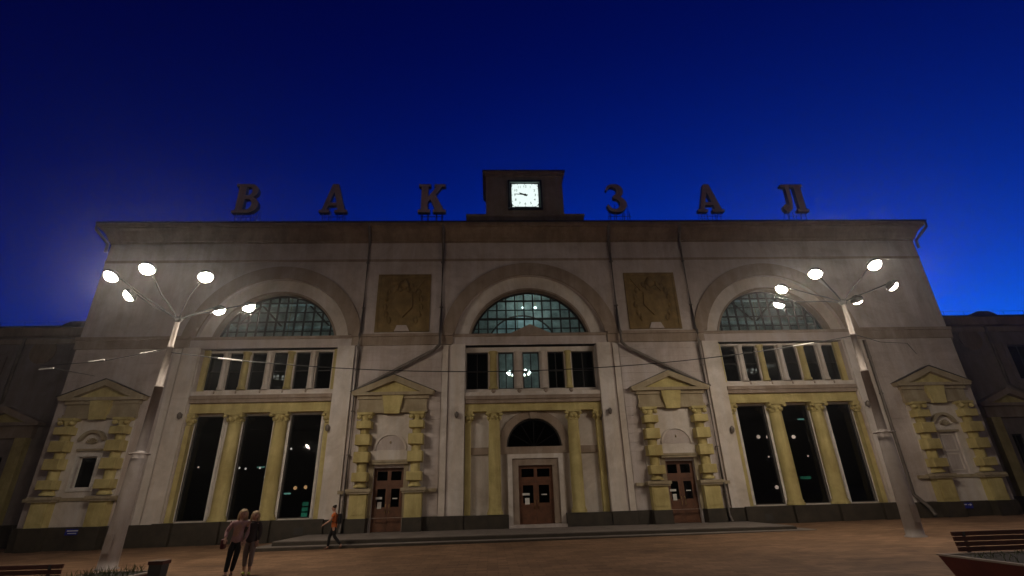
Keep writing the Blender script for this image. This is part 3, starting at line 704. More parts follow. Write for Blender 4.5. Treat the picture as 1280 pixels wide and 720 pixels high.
plate('wall_arch', 'interior_pale', st, arc(0, 12.6, 2.75, 0, 180, 32), [], 7.9, 8.0)
plate('wall_arch', 'interior_dark', st, ring(0, 12.6, 2.75, 2.87, 12.6), [], 7.86, 8.0)
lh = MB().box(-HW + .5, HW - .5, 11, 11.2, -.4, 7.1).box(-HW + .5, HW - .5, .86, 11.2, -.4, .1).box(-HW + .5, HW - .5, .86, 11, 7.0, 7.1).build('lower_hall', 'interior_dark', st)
def chandelier(px, py, y, rad, label, top=17.4, n=12):
    p = on_wall(px, py, y); o = empty('chandelier', label, 'chandelier', p, 'lit ring chandeliers in the upper hall')
    MB().tube([(rad * math.cos(R(a)), rad * math.sin(a and R(a)), 0) for a in range(0, 361, 15)], .035, 6).build('ring', 'brass', o)
    MB().tube([(0, 0, .0), (0, 0, top - p.z)], .02, 6).build('stem', 'brass', o)
    for k in range(4):
        a = k * math.pi / 2; MB().tube([(rad * math.cos(a), rad * math.sin(a), 0), (0, 0, .7)], .012, 5).build('arm', 'brass', o)
    for k in range(n):
        a = 2 * math.pi * k / n; MB().lathe([(.02, .02), (.08, .07), (.09, .13), (.03, .2)], rad * math.cos(a), rad * math.sin(a), 8).build('bulb', 'bulb_cool', o)
    return o
chandelier(649, 468, 4.2, .8, 'lit ring chandelier seen through the narrow windows over the middle door')
chandelier(350, 474, 4.0, .42, 'lit ring chandelier behind the row of six windows near letter А above', n=8)
chandelier(937, 466, 4.0, .5, 'lit ring chandelier behind the first two small windows beside the long drainpipe', n=8)
chandelier(961, 460, 5.5, .3, 'smaller lit ring chandelier behind the third small window', n=6)
def room_lamp(cx, y, z, e, c=(.80, 1, .97), lab='in the middle lunette'):       # the upper hall's own ceiling lamps
    o = empty('ceiling_lamp', 'lit bowl lamp hanging under the upper hall ceiling ' + lab, 'lamp', (cx, y, z), 'ceiling lamps of the upper hall')
    MB().tube([(0, 0, .12), (0, 0, 17.4 - z)], .02, 6).build('stem', 'brass', o)
    MB().lathe([(.02, -.06), (.09, -.03), (.12, .05), (.11, .06)], 0, 0, 12).build('bowl', 'ceiling_tube', o)
    l = bpy.data.lights.new('lamp_light', 'POINT'); l.energy = e * EX; l.color = c; l.shadow_soft_size = .3
    lo = bpy.data.objects.new('lamp_light', l); col.objects.link(lo); lo.parent = o; lo.location = (0, 0, .45)
for px in (654, 669):
    p = on_wall(px, 385, 6.0); room_lamp(p.x, 6.0, p.z, 36)
room_lamp(-C1, 3.0, 15.9, 45, lab='in the lunette under the first letters'); room_lamp(C1, 3.0, 15.9, 48, lab='in the lunette under the last letters')

def glint(px, py, y, m, r=.1, long=0):  # adds a small hall lamp in place of each reflection in the tall windows
    p = on_wall(px, py, y); o = empty('glint_lamp', {'bulb_cool': 'added tiny cool white pendant lamp glimpsed inside a tall dark window', 'glint_warm': 'added warm orange pendant lamp glimpsed inside a tall dark window', 'glint_white': 'added round white pendant globe glimpsed inside a tall dark window', 'glint_teal': 'added short teal glint lamp glimpsed inside a tall dark window'}[m], 'lamp', p, 'pendant lamps added behind the tall windows')
    if long:
        MB().tube([(-long, 0, 0), (long, 0, 0)], .05, 8).build('tube', m, o)
        for e in (-1, 1): MB().tube([(e * long * .8, 0, .05), (e * long * .8, 0, 7.0 - p.z)], .01, 5).build('cord', 'metal_dark', o)
    else:
        MB().lathe([(.01, -r), (r * .7, -r * .7), (r, 0), (r * .7, r * .7), (.02, r)], 0, 0, 10).build('globe', m, o)
        MB().tube([(0, 0, r), (0, 0, 7.0 - p.z)], .01, 5).build('cord', 'metal_dark', o)
for a in ((239, 567), (299, 585), (307, 586), (325, 585), (331, 596), (364, 561)): glint(*a, 6.5 + random.uniform(-1, 1), 'bulb_cool', .07)
for a in ((248, 584), (961, 571), (1010, 570)): glint(*a, 7, 'glint_white', .06)
for a in ((369, 610), (382, 609), (1043, 557)): glint(*a, 6, 'glint_warm', .12)
for a in ((948, 546), (960, 546), (992, 546), (971, 609)): glint(*a, 6, 'glint_white', .13)
glint(1001, 524, 6, 'glint_teal', .1, .22); glint(359, 617, 7, 'glint_teal', .1, .22); glint(326, 584, 8, 'glint_teal', .1, .25)
def shop_sign(px0, px1, py0, py1, y, label):
    a, b = on_wall(px0, py1, y), on_wall(px1, py0, y)
    o = empty('lit_sign', label, 'sign', ((a.x + b.x) / 2, y, (a.z + b.z) / 2)); w_, h_ = abs(b.x - a.x) / 2, abs(b.z - a.z) / 2
    box('sign_case', 'metal_dark', o, -w_ - .05, w_ + .05, .01, .15, -h_ - .05, h_ + .05)
    for k in range(3): box('sign_panel', 'sign_green', o, -w_, w_, -.01, .01, -h_ + k * h_ * .68, -h_ + k * h_ * .68 + h_ * .5)
    MB().tube([(0, .08, h_), (0, .08, 7.0 - (a.z + b.z) / 2)], .015, 5).build('hanger', 'metal_dark', o)
shop_sign(376, 386, 626, 646, 5, 'glowing green sign with three bars inside behind the tall window'); shop_sign(1001, 1013, 595, 599, 6, 'small glowing green bar sign inside among the tall windows')

# ---------------------------------------------------------------- blue street signs on the plinth
for cx, lab, sd in ((-24.6, 'small blue sign with white lines on the plinth below the window surround', 1), (24.5, 'small blue sign with white lines on the plinth below the blind surround', -1)):
    o = empty('wall_sign', lab, 'sign', (cx, -.16, .62))
    box('sign_plate', 'sign_blue', o, -.55, .55, -.03, 0, -.15, .15)
    MB().box(-.46, .2, -.036, -.03, .03, .08).box(-.4, .05, -.036, -.03, -.08, -.05).build('sign_lettering', 'sign_white', o)
    plate('sign_arrow', 'sign_white', o, [(.27, .055), (.4, .055), (.4, .11), (.5, .04), (.4, -.03), (.4, .025), (.27, .025)], [], -.036, -.03)

# wall lamps (unlit) on the pilasters
for px, py, lab in ((571, 519, 'beside the middle portal, under the first half of the roof sign'), (762, 514, 'beside the middle portal, under its second half'), (410, 535, 'at the inner end of the tall windows under the first letters'),
                    (226, 520, 'between tall windows and the dark little window'), (914, 537, 'at the inner end of the tall windows under the last letters'), (1083, 505, 'between tall windows and the blind surround')):
    p = on_wall(px, py, -.2); o = empty('wall_lamp', 'small unlit wall lamp ' + lab, 'wall lamp', (p.x, -.19, p.z), 'unlit wall lamps on the pilasters')
    MB().lathe([(.03, -.2), (.1, -.12), (.13, .05), (.09, .14), (.02, .2)], 0, -.16, 10).build('lamp_body', 'pipe_metal', o)
    MB().box(-.08, .08, -.03, .02, -.12, .12).tube([(0, 0, .05), (0, -.16, .1)], .02, 6).build('bracket', 'pipe_metal', o)

# ---------------------------------------------------------------- lower wings
def wing(s, label):
    W = empty('wing_building', label, 'building', (s * HW, 4, 0)); Y = 4.0
    x0, x1 = (HW + .05, HW + 34); ox = -s * HW; oy = -4.0
    f = lambda a, b: (min(s * a, s * b), max(s * a, s * b))
    def bx(n, m, p, a, b, *r): return box(n, m, p, *f(a, b), *r, loc=(ox, oy, 0) if p is W else None)
    wins = []
    for k in range(4): wins.append((35.9 + k * 6.5, 38.0 + k * 6.5))
    zt = 12.9
    hl = [rect(*f(a, b), 8.7, 11.3) for a, b in wins] + [rect(*f(a - 2.35, b - 3.55), 2.6, 4.9) for a, b in wins]
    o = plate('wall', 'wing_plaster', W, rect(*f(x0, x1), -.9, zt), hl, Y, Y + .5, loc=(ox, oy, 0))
    bx('cornice', 'cornice_brown', W, x0, x1, Y - .5, Y + .6, 12.75, 13.35)
    bx('gutter', 'roof_metal', W, x0, x1, Y - .6, Y + .6, 13.36, 13.46)
    bx('string_course', 'beige_stone', W, x0, x1, Y - .15, Y, 12.3, 12.62)
    bx('plinth', 'granite', W, x0, x1, Y - .12, Y, -.9, .95)
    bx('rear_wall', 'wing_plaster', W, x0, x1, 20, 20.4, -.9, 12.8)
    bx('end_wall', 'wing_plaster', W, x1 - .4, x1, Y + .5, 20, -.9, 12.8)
    A, B = f(x0, x1)
    MB().add([(A, Y - .5, 13.44), (B, Y - .5, 13.44), (B, 20.8, 13.44), (A, 20.8, 13.44), (A, 12, 15.0), (B, 12, 15.0)], [(0, 1, 5, 4), (2, 3, 4, 5), (1, 2, 5), (3, 0, 4)]).build('roof', 'roof_metal', W, (ox, oy, 0))
    for k in range(3):           # dormers
        dx = (32.6 if s < 0 else 36.4) + 9 * k; d = MB(); pts = [(s * dx + x, z) for x, z in [(-1.2, 13.4)] + [(1.2 * math.cos(R(180 - t)), 13.75 + .62 * math.sin(R(t))) for t in range(0, 181, 15)] + [(1.2, 13.4)]]
        d.prism(pts, Y + 1.0, Y + 5).build('dormer', 'roof_metal', W, (ox, oy, 0))
    for k in range(4):
        a, b = wins[k]
        for z0, z1, e, e2 in ((8.7, 11.3, 0, 0), (2.6, 4.9, -2.35, -3.55)):
            A2, B2 = f(a + e, b + e2)
            wn = MB().box(A2, A2 + .1, Y + .2, Y + .3, z0, z1).box(B2 - .1, B2, Y + .2, Y + .3, z0, z1).box(A2 + .1, B2 - .1, Y + .2, Y + .3, z0, z0 + .1).box(A2 + .1, B2 - .1, Y + .2, Y + .3, z1 - .1, z1).build('window', 'window_frame', W, (ox, oy, 0))
            m_ = (A2 + B2) / 2
            box('muntin', 'window_frame', wn, m_ - .04, m_ + .04, Y + .21, Y + .29, z0 + .1, z1 - .1)
            box('pane', 'glass_frosted', wn, A2 + .1, m_ - .04, Y + .24, Y + .25, z0 + .1, z1 - .1); box('pane', 'glass_frosted', wn, m_ + .04, B2 - .1, Y + .24, Y + .25, z0 + .1, z1 - .1)
        A2, B2 = f(a, b); plate('window_casing', 'wing_plaster', W, rect(A2 - .3, B2 + .3, 8.4, 11.5), [rect(A2, B2, 8.7, 11.3)], Y - .1, Y, loc=(ox, oy, 0))
        pc = s * (a + b) / 2
        plate('pediment', 'beige_stone', W, [(pc - 2.4, 7.6), (pc + 2.4, 7.6), (pc + 2.45, 7.8), (pc, 8.9), (pc - 2.45, 7.8)], [[(pc - 1.6, 7.8), (pc + 1.6, 7.8), (pc, 8.5)]], Y - .5, Y, loc=(ox, oy, 0)) if False else None
    for k in range(4):           # portal surrounds on the lower storey
        pc = s * (34.0 + 6.5 * k)
        plate('pediment', 'beige_stone', W, [(pc - 2.4, 6.75), (pc + 2.4, 6.75), (pc + 2.45, 6.95), (pc, 8.0), (pc - 2.45, 6.95)], [[(pc - 1.6, 6.95), (pc + 1.6, 6.95), (pc, 7.6)]], Y - .6, Y - .0, loc=(ox, oy, 0))
        plate('tympanum', 'ochre', W, [(pc - 1.7, 6.9), (pc + 1.7, 6.9), (pc, 7.7)], [], Y - .25, Y, loc=(ox, oy, 0))
        MB().box(pc - 2, pc + 2, Y - .3, Y, 6.0, 6.75).build('entablature', 'beige_stone', W, (ox, oy, 0))
        for e in (-1, 1):
            MB().box(pc + e * 1.5 - .35, pc + e * 1.5 + .35, Y - .4, Y, .95, 6.0).build('pilaster', 'ochre', W, (ox, oy, 0))
    # round medallion and pipe beside the main block
    md = MB().prism(arc(s * 33.35, 11.75, .85, 0, 345, 24), Y - .08, Y).build('medallion', 'cornice_brown', W, (ox, oy, 0))
    MB().tube([(s * 34.75, Y - .15, 12.7), (s * 34.75, Y - .15, 8.3), (s * 36.9, Y - .15, 7.2), (s * 36.9, Y - .15, .4)], .1, 8).build('drainpipe', 'pipe_metal', W, (ox, oy, 0))
    bx('pilaster', 'wing_plaster', W, 34.95, 35.25, Y - .12, Y, 8.3, 12.2)
    for k in range(14):
        xk = x0 + 1 + k * 1.6; MB().tube([(s * xk, Y, 13.4), (s * xk, Y, 14.0)], .018, 5).build('railing_post', 'metal_dark', W, (ox, oy, 0))
    A, B = f(x0 + 1, x0 + 22); MB().tube([(A, Y, 13.98), (B, Y, 13.98)], .018, 5).build('rail', 'metal_dark', W, (ox, oy, 0))
    return W
wing(-1, 'lower side wing next to the end bay with the dark little window'); wing(1, 'lower side wing next to the end bay with the blind doorway')

# ---------------------------------------------------------------- floodlight masts
def ring_heads(r): return [(r * math.cos(R(20 + 60 * k)), r * math.sin(R(20 + 60 * k))) for k in range(6)]
def mast(bx, by, heads, zr, label, lean=0.0, hub=9.0):
    gz0 = gz(bx); M = empty('lamp_mast', label, 'street lamp', (bx, by, gz0), 'floodlight masts on the square')
    MB().lathe([(.36, -.05), (.36, .04), (.30, .06), (.295, .3), (.245, 3.6), (.235, 3.62)], 0, 0, 12).build('pole_base', 'pole_paint', M)
    c = MB().lathe([(.235, 3.6), (.2, 3.75), (.2, 3.8), (.165, 3.84)], 0, 0, 12).build('collar', 'pole_paint', M)
    MB().tube([(.33 * math.cos(R(a)), .33 * math.sin(R(a)), 3.74) for a in range(0, 361, 20)], .025, 6).build('collar_ring', 'pole_paint', c)
    for a in range(0, 360, 60): MB().tube([(.2 * math.cos(R(a)), .2 * math.sin(R(a)), 3.74), (.38 * math.cos(R(a)), .38 * math.sin(R(a)), 3.74)], .02, 5).build('spike', 'pole_paint', c)
    MB().box(-.12, .12, -.325, -.28, .5, 1.1).build('hatch', 'pole_paint', M)
    top = hub - gz0
    MB().lathe([(.165, 3.8), (.15, 6.2), (.158, 6.2), (.158, 6.26), (.125, 6.28), (.112, 7.8), (.12, 7.8), (.12, 7.86), (.1, 7.88), (.085, top), (.05, top + .06)], 0, 0, 14).build('pole', 'pole_paint', M)
    for ch in M.children_recursive:
        for vv in ch.data.vertices: vv.co.x += lean * max(0, vv.co.z) / top
    MB().lathe([(.1, top - .1), (.16, top - .02), (.16, top + .1), (.05, top + .16)], lean, 0, 12).build('hub', 'metal_dark', M)
    spots = []
    for (px, py) in heads or ():
        d = ray(px, py); spots.append(CAM + d * ((zr - CAM.z) / d.z) - Vector((bx, by, gz0)))
    for v in spots or [Vector((hx, hy, zr - gz0)) for hx, hy in ring_heads(2.3)]:
        h = Vector((v.x, v.y, 0)); L = h.length; u = h / L
        p0 = Vector((lean, 0, top)); p1 = u * (L * .5) + Vector((0, 0, top + (v.z - top) * .62)); p2 = v - u * .22 + Vector((0, 0, .08))
        arm = MB().tube([p0, p0.lerp(p1, .5) + Vector((0, 0, .05)), p1, p2], .03, 7).build('arm', 'metal_dark', M)
        # head: a shallow drum tilted outwards, lens underneath
        tilt = R(46) if u.x * bx > 0 and abs(u.x) > .7 else R(27); ax = Vector((-u.y, u.x, 0))
        rot = Matrix.Rotation(-tilt, 4, ax).to_4x4()
        hd = MB().lathe([(.245, -.02), (.275, -.02), (.285, .02), (.25, .1), (.14, .2), (.05, .22)], 0, 0, 20)
        o = hd.build('lamp_head', 'metal_dark', M); o.matrix_local = Matrix.Translation(v) @ rot
        ln = MB().lathe([(.02, -.18), (.11, -.165), (.19, -.11), (.245, -.0)], 0, 0, 20).build('lens', 'lamp_lens', o)
    return M
mast(-15.71, -10.34, [(139, 345), (184, 336), (257, 346), (162, 369), (311, 384), (274, 388)], 9.65, 'tall pale tapered lamp mast with six lit heads beside the leafy planter', .26, 8.8)
mast(13.14, -10.23, [(977, 361), (1019, 342), (1093, 331), (1115, 357), (974, 380), (1071, 375)], 10.0, 'tall pale tapered lamp mast with six lit heads near the red planter', 0, 9.3)

# unseen masts, guessed from window reflections, added to light the facade and letters
for mx, my, lab in ((-27.0, -44.0, 'added unseen six-headed lamp mast across the square facing the first letter of the roof sign'), (25.0, -44.0, 'added unseen six-headed lamp mast across the square facing the last letter of the roof sign')):
    mast(mx, my, None, gz(mx) + 9.5, lab)

# overhead cables
def cable(pts, label, r=.014):
    pts = [Vector(p) for p in pts]
    o = MB().tube(pts, r, 6).build('cable', 'cable_black'); return tag(o, label, 'cable', 'overhead cables')
a, b = Vector((-15.6, -10.34, 7.45)), Vector((13.0, -10.23, 7.75))
cable([a.lerp(b, t / 30) - Vector((0, 0, 1.15 * 4 * (t / 30) * (1 - t / 30))) for t in range(31)], 'thin black cable sagging between the two lamp masts', .018)
c_ = [a.lerp(b, t / 30) - Vector((0, 0, 1.15 * 4 * (t / 30) * (1 - t / 30))) for t in (2.2, 3.2, 27.2, 28.2)]
for p, q in ((c_[0], c_[1]), (c_[2], c_[3])):
    tag(MB().tube([p, q], .035, 8).build('insulator', 'insulator'), 'white stick insulator on the cable between the masts', 'insulator', 'insulators on the mast cable')
lft = Vector((-21.5, -9.0, 7.3)); cable([a + Vector((-.1, 0, .1)), a.lerp(lft, .5) - Vector((0, 0, .1)), lft, Vector((-27.8, 2.9, 9.6))], 'black cable running from the mast past the little dark window to the wing')
rgt = Vector((17.0, -8.5, 7.9)); cable([b + Vector((.15, 0, .1)), b.lerp(rgt, .5) - Vector((0, 0, .1)), rgt, Vector((27.9, 2.9, 10.2))], 'black cable running from the mast over the blind surround to the wing')
for k in range(5):
    p = a.lerp(lft, .08 + k * .2); tag(MB().tube([p + Vector((0, 0, .08 - .06 * k)), a.lerp(lft, .2 + k * .2) + Vector((0, 0, .05 - .05 * k))], .028, 6).build('insulator', 'insulator'), 'white stick insulator on the cable towards the dark little window', 'insulator', 'insulators on the wing cable') if k % 2 == 0 else None

# ---------------------------------------------------------------- benches, planters, bin
def bench(x0, x1, y, label, z0):
    B = empty('bench', label, 'bench', ((x0 + x1) / 2, y, z0)); h = (x1 - x0) / 2
    for k in range(4): box('back_slat', 'wood_slat', B, -h, h, .0 + .015 * k, .035 + .015 * k, .50 + k * .095, .58 + k * .095)
    for k in range(5): box('seat_slat', 'wood_slat', B, -h, h, -.46 + k * .095, -.38 + k * .095, .42, .455)
    for e in (-1, 1):
        MB().box(e * (h - .25) - .025, e * (h - .25) + .025, -.46, .02, .36, .418).box(e * (h - .25) - .025, e * (h - .25) + .025, .037, .075, .4, .86).build('frame', 'metal_dark', B)
        for yy in (-.42, -.02): box('leg', 'metal_dark', B, e * (h - .25) - .03, e * (h - .25) + .03, yy - .03, yy + .03, 0, .36)
def planter(x0, x1, y0, y1, label, z0, h=.46, grass=True, seed=1):
    P = empty('planter', label, 'planter', ((x0 + x1) / 2, (y0 + y1) / 2, z0)); a, b = (x1 - x0) / 2, (y1 - y0) / 2; t = .16
    v = [(-a + t, -b + t, 0), (a - t, -b + t, 0), (a - t, b - t, 0), (-a + t, b - t, 0), (-a, -b, h - .03), (a, -b, h - .03), (a, b, h - .03), (-a, b, h - .03)]
    MB().add(v, BOXF).build('box', 'planter_red', P)
    i = .09
    MB().box(-a - .02, a + .02, -b - .02, -b + i, h - .03, h).box(-a - .02, a + .02, b - i, b + .02, h - .03, h).box(-a - .02, -a + i, -b + i, b - i, h - .03, h).box(a - i, a + .02, -b + i, b - i, h - .03, h).build('rim', 'rim_stone', P)
    box('soil', 'soil', P, -a + i, a - i, -b + i, b - i, h - .03, h - .018)
    rng = random.Random(seed); mb = MB()
    for k in range(420 if grass else 160):
        x, y = rng.uniform(-a + .12, a - .12), rng.uniform(-b + .12, b - .12); L = rng.uniform(.05, .2 if grass else .1); an = rng.uniform(0, 6.28); le = rng.uniform(.02, .1)
        dx, dy = math.cos(an), math.sin(an); w_ = .007
        mb.add([(x - dy * w_, y + dx * w_, h - .02), (x + dy * w_, y - dx * w_, h - .02), (x + dx * le * .5, y + dy * le * .5, h + L * .6), (x + dx * le, y + dy * le, h + L)], [(0, 1, 2), (1, 3, 2)])
    tag(mb.build('foliage', 'grass_blade', P), None, None, kind='stuff')
bench(7.05, 9.2, -18.95, 'dark red slatted bench behind the red planter near the mast', gz(7))
planter(6.4, 8.3, -22.6, -19.15, 'dark red planter with pale rim beside the slatted bench', gz(7), .5, False, 3)
bench(-13.9, -11.3, -18.3, 'dark red slatted bench at the edge of the square by the grassy planter', gz(-12))
planter(-11.2, -9.9, -20.2, -17.3, 'dark red planter with tufts of dry grass beside the litter bin', gz(-10), .6, True, 4)
bn = empty('litter_bin', 'dark square litter bin with brown lid beside the grassy planter', 'bin', (-8.66, -19.5, gz(-8.6)))
MB().add([(-.08, -.08, 0), (.08, -.08, 0), (.08, .08, 0), (-.08, .08, 0), (-.115, -.115, .9), (.115, -.115, .9), (.115, .115, .9), (-.115, .115, .9)], BOXF).build('body', 'metal_dark', bn)
plate('lid', 'wood_slat', bn, rect(-.13, .13, .9, .96), [], -.13, .13)

# ---------------------------------------------------------------- people
def skin_mesh(chains, sub=2):
    """chains: list of lists of (point, rx, ry); equal points are shared joints"""
    vs, rad, es, key, roots = [], [], [], {}, []
    for ch in chains:
        prev = None
        for p, rx, ry in ch:
            k = tuple(round(c, 4) for c in p)
            if k not in key: key[k] = len(vs); vs.append(p); rad.append((rx, ry)); new = True
            else: new = False
            if prev is None and new: roots.append(key[k])
            if prev is not None and prev != key[k]: es.append((prev, key[k]))
            prev = key[k]
    me = bpy.data.meshes.new('t'); me.from_pydata(vs, es, []); o = bpy.data.objects.new('t', me); col.objects.link(o)
    m = o.modifiers.new('s', 'SKIN'); m.use_smooth_shade = True; m.branch_smoothing = .4
    for i, (rx, ry) in enumerate(rad): me.skin_vertices[0].data[i].radius = (rx, ry); me.skin_vertices[0].data[i].use_root = i in roots
    s_ = o.modifiers.new('u', 'SUBSURF'); s_.levels = s_.render_levels = sub
    out = bpy.data.meshes.new_from_object(o.evaluated_get(bpy.context.evaluated_depsgraph_get())); bpy.data.objects.remove(o)
    out.polygons.foreach_set('use_smooth', [True] * len(out.polygons)); return out
def hand_chains(wr, d, side):
    """palm and five fingers from the wrist along d"""
    d = Vector(d).normalized(); sd = d.cross(Vector(side)).normalized() if abs(d.dot(Vector(side))) < .95 else Vector((1, 0, 0)); n = d.cross(sd)
    wr = Vector(wr); pal = wr + d * .075; ch = [[(tuple(wr), .022, .028), (tuple(wr + d * .04), .02, .035), (tuple(pal), .018, .038)]]
    for k, (o, L) in enumerate(((-.03, .065), (-.01, .078), (.01, .073), (.03, .055))):
        b = pal + sd * o; m1 = b + d * L * .5 + n * .006; m2 = b + d * L + n * .022
        ch.append([(tuple(b - d * .015), .009, .009), (tuple(m1), .0085, .0085), (tuple(m2), .007, .007)])
    b = wr + d * .03 - sd * .03; ch.append([(tuple(b), .011, .011), (tuple(b + d * .03 - sd * .025), .01, .01), (tuple(b + d * .06 - sd * .028 + n * .012), .008, .008)])
    return ch
def person(name_label, loc, rz, J, cloth, hair, scale=1.0, cat='person', sleeve=.5, pants_to=.96, bag=None):
    P = empty('person', name_label, cat, loc, None, rz); P.scale = (scale,) * 3
    V = lambda k: Vector(J[k])
    pel, che, nek, hd = V('pelvis'), V('chest'), V('neck'), V('head')
    wst = pel.lerp(che, .45)
    fw = Vector(J.get('look', (0, -1, 0))).normalized(); up = (hd - nek).normalized()
    body = [[(tuple(pel), .15, .11), (tuple(wst), .12, .095), (tuple(che), .15, .105), (tuple(nek - up * .06), .075, .07), (tuple(nek), .05, .052), (tuple(nek + up * .035), .056, .062), (tuple(nek + up * .07 + fw * .018), .08, .09), (tuple(hd + fw * .005), .094, .112), (tuple(hd + up * .06), .092, .11), (tuple(hd + up * .115), .06, .07)]]
    tops = [[(tuple(pel - Vector((0, 0, .13))), .185, .145), (tuple(pel + Vector((0, 0, .03))), .175, .132), (tuple(wst), .142, .118), (tuple(che), .172, .128), (tuple(nek - up * .05), .09, .085)]]
    pants = [[(tuple(pel + Vector((0, 0, .12))), .17, .13), (tuple(pel + Vector((0, 0, .04))), .168, .125), (tuple(pel - Vector((0, 0, .05))), .16, .12)]]
    for s in ('l', 'r'):
        sh, el, wr, hp, kn, an, toe = (V(k + s) for k in ('sh', 'el', 'wr', 'hip', 'kn', 'an', 'toe'))
        body.append([(tuple(che), .15, .105), (tuple(sh), .06, .06), (tuple(sh.lerp(el, .5)), .048, .048), (tuple(el), .04, .04), (tuple(el.lerp(wr, .35)), .04, .04), (tuple(wr), .026, .028)])
        body += hand_chains(wr, wr - el, fw)
        body.append([(tuple(pel), .15, .11), (tuple(hp), .088, .09), (tuple(hp.lerp(kn, .5)), .075, .078), (tuple(kn), .055, .057), (tuple(kn.lerp(an, .35)), .055, .058), (tuple(an), .036, .04), (tuple(an.lerp(toe, .3) - Vector((0, 0, .035))), .04, .035), (tuple(toe), .034, .022)])
        t = [(tuple(che), .172, .128), (tuple(sh), .078, .078), (tuple(sh.lerp(el, .55)), .072, .072)]
        if sleeve > .6: t += [(tuple(el), .058, .058), (tuple(el.lerp(wr, .9)), .045, .045)]
        tops.append(t)
        pants.append([(tuple(pel - Vector((0, 0, .05))), .16, .12), (tuple(hp - Vector((0, 0, .04))), .1, .105), (tuple(hp.lerp(kn, .5)), .09, .093), (tuple(kn), .072, .074), (tuple(kn.lerp(an, .5 * pants_to)), .068, .07), (tuple(kn.lerp(an, pants_to)), .058, .06)])
    link('body', skin_mesh(body), 'skin', P)
    link('top', skin_mesh(tops), cloth[0], P); link('trousers', skin_mesh(pants), cloth[1], P)
    for s in ('l', 'r'):
        an, toe = V('an' + s), V('toe' + s); bk = an - (toe - an) * .35; bk.z = min(an.z, toe.z + .03)
        link('shoe', skin_mesh([[(tuple(Vector((bk.x, bk.y, an.z - .05))), .045, .04), (tuple(an.lerp(toe, .4) - Vector((0, 0, .03))), .05, .045), (tuple(toe), .044, .034)]]), cloth[2], P)
    # face
    rt = fw.cross(up).normalized()
    for e in (-1, 1):
        c = hd + fw * .1 + rt * e * .036 + up * .012; MB().lathe([(.002, -.009), (.011, -.004), (.012, .003), (.002, .009)], 0, 0, 8).build('eye', 'eye_dark', P, tuple(c))
        c = hd - fw * .005 + rt * e * .094; link('ear', skin_mesh([[(tuple(c - up * .025), .012, .016), (tuple(c + up * .025), .013, .022)]], 1), 'skin', P)
    link('nose', skin_mesh([[(tuple(hd + fw * .1 + up * .02), .011, .011), (tuple(hd + fw * .118 - up * .022), .015, .014)]], 1), 'skin', P)
    link('mouth', skin_mesh([[(tuple(hd + fw * .092 - up * .055 - rt * .02), .006, .006), (tuple(hd + fw * .097 - up * .055 + rt * .02), .006, .006)]], 1), 'lips', P)
    # hair
    hc = [[(tuple(hd + up * .0 - fw * .06), .1, .075), (tuple(hd + up * .085 - fw * .018), .116, .118), (tuple(hd + up * .14 - fw * .005), .085, .1)]]
    if hair[1]:
        for e in (-1, 1):
            hc.append([(tuple(hd + up * .09 - fw * .03 + rt * e * .07), .04, .06), (tuple(hd - up * .02 - fw * .045 + rt * e * .1), .03, .055), (tuple(hd - up * hair[1] * .6 + rt * e * .105 - fw * .04), .034, .05), (tuple(hd - up * hair[1] + rt * e * .095 - fw * .01), .024, .03)])
        hc.append([(tuple(hd + up * .03 - fw * .06), .08, .06), (tuple(hd - up * hair[1] * .7 - fw * .09), .09, .04), (tuple(hd - up * hair[1] * 1.05 - fw * .09), .06, .025)])
    link('hair', skin_mesh(hc), hair[0], P)
    if bag:
        bm_, c, sz, strap = bag
        o = MB().box(-sz[0], sz[0], -sz[1], sz[1], -sz[2], sz[2]).build('bag', bm_, P, c); md = o.modifiers.new('b', 'BEVEL'); md.width = min(sz) * .7; md.segments = 3
        MB().tube(strap, .012, 6).build('strap', bm_, P)
    return P
# striding man, seen from the side (forward = -y locally, turned to walk along the facade)
man = dict(pelvis=(0, 0, .93), chest=(0, -.03, 1.28), neck=(0, -.05, 1.5), head=(0, -.075, 1.62),
    shl=(.19, -.03, 1.4), ell=(.24, -.16, 1.15), wrl=(.22, -.40, 1.0), shr=(-.19, -.03, 1.4), elr=(-.25, .12, 1.14), wrr=(-.23, .06, .89),
    hipl=(.095, -.01, .88), knl=(.1, .06, .5), anl=(.1, .38, .17), toel=(.1, .30, .05), hipr=(-.095, -.01, .88), knr=(-.1, -.17, .49), anr=(-.1, -.2, .09), toer=(-.11, -.36, .035))
mp = (-9.35, -4.95)
person('person in orange t-shirt and dark trousers striding past the steps with a backpack', (-9.5, -5.75, gz(-9.5)), R(-90) + R(8), man, ('shirt_orange', 'cloth_black', 'shoe_brown'), ('hair_dark', 0), 1.0,
       bag=('cloth_black', (0, .2, 1.2), (.13, .08, .2), [(.12, .14, 1.38), (.12, .0, 1.42), (.13, -.13, 1.3), (.13, -.1, 1.1), (.12, .12, 1.03)]))
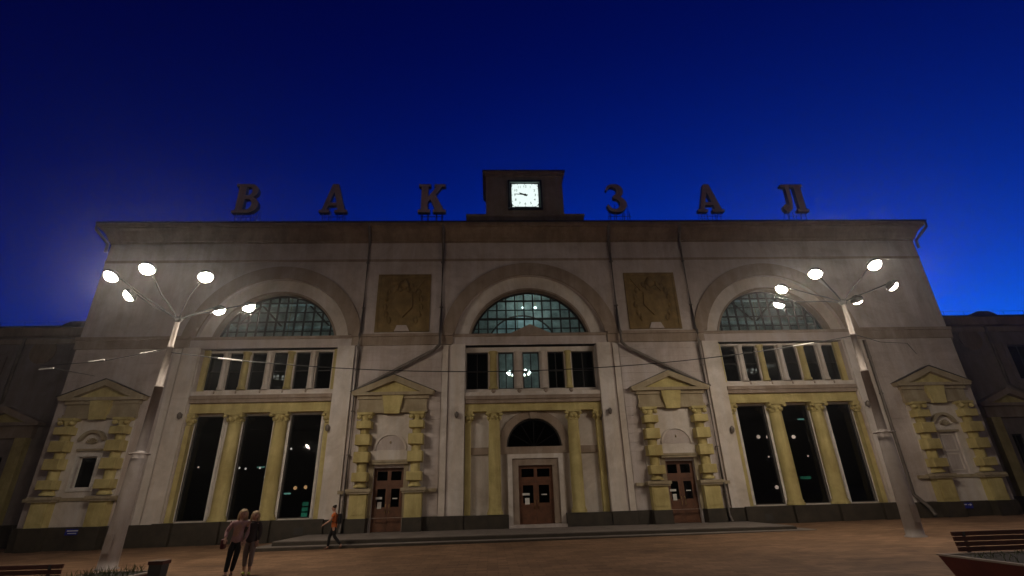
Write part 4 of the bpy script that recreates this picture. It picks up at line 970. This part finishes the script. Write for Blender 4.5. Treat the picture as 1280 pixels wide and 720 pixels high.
wom = dict(pelvis=(0, 0, .92), chest=(.02, -.02, 1.24), neck=(.05, -.03, 1.44), head=(.065, -.045, 1.56),
    shl=(.2, -.02, 1.36), ell=(.25, .05, 1.1), wrl=(.22, -.1, .9), shr=(-.15, -.02, 1.36), elr=(-.29, -.02, 1.14), wrr=(-.27, -.16, .95),
    hipl=(.085, 0, .87), knl=(.05, -.02, .48), anl=(-.02, .08, .1), toel=(-.01, -.06, .03), hipr=(-.085, 0, .87), knr=(-.1, -.1, .49), anr=(-.12, -.16, .09), toer=(-.13, -.31, .03))
person('person with long blonde hair in a pink top and black trousers carrying a red bag', (-10.05, -13.55, gz(-10)), R(14), wom, ('shirt_pink', 'cloth_black', 'shoe_brown'), ('hair_blonde', .2), 1.03, sleeve=.8,
       bag=('bag_red', (-.32, -.04, .82), (.06, .14, .13), [(-.32, -.14, .92), (-.3, -.1, 1.05), (-.22, -.03, 1.4), (-.3, .06, 1.05), (-.32, .06, .92)]))
wo2 = dict(pelvis=(0, 0, .92), chest=(.0, -.01, 1.24), neck=(.01, -.03, 1.43), head=(.02, -.05, 1.55),
    shl=(.17, -.01, 1.36), ell=(.22, .02, 1.09), wrl=(.2, -.06, .86), shr=(-.17, -.02, 1.36), elr=(-.2, -.12, 1.12), wrr=(-.08, -.24, 1.31),
    hipl=(.085, 0, .87), knl=(.1, -.08, .48), anl=(.1, -.06, .1), toel=(.11, -.2, .03), hipr=(-.085, 0, .87), knr=(-.09, -.01, .48), anr=(-.1, .08, .1), toer=(-.1, -.05, .03))
person('person in a dark top and grey cropped trousers with yellow shoes, one hand raised', (-9.72, -13.35, gz(-9.7)), R(6), wo2, ('jacket_dark', 'trousers_grey', 'shoe_yellow'), ('hair_blonde', .16), 1.0, sleeve=.8, pants_to=.72)

# ---------------------------------------------------------------- thin haze for the glow round the lamps
hz = MB().box(-130, 130, -110, 60, gz(-130) - 1.5, 27).build('haze', None)
tag(hz, 'thin night haze glowing round the lamps', None, kind='stuff')
hm = bpy.data.materials.new('haze_air'); hm.use_nodes = True; hn = hm.node_tree.nodes; hn.clear()
pv = hn.new('ShaderNodeVolumePrincipled'); pv.inputs['Color'].default_value = (.95, .96, 1, 1); pv.inputs['Density'].default_value = .0009; pv.inputs['Anisotropy'].default_value = .88
ho = hn.new('ShaderNodeOutputMaterial'); hm.node_tree.links.new(pv.outputs[0], ho.inputs['Volume']); hz.data.materials.append(hm)
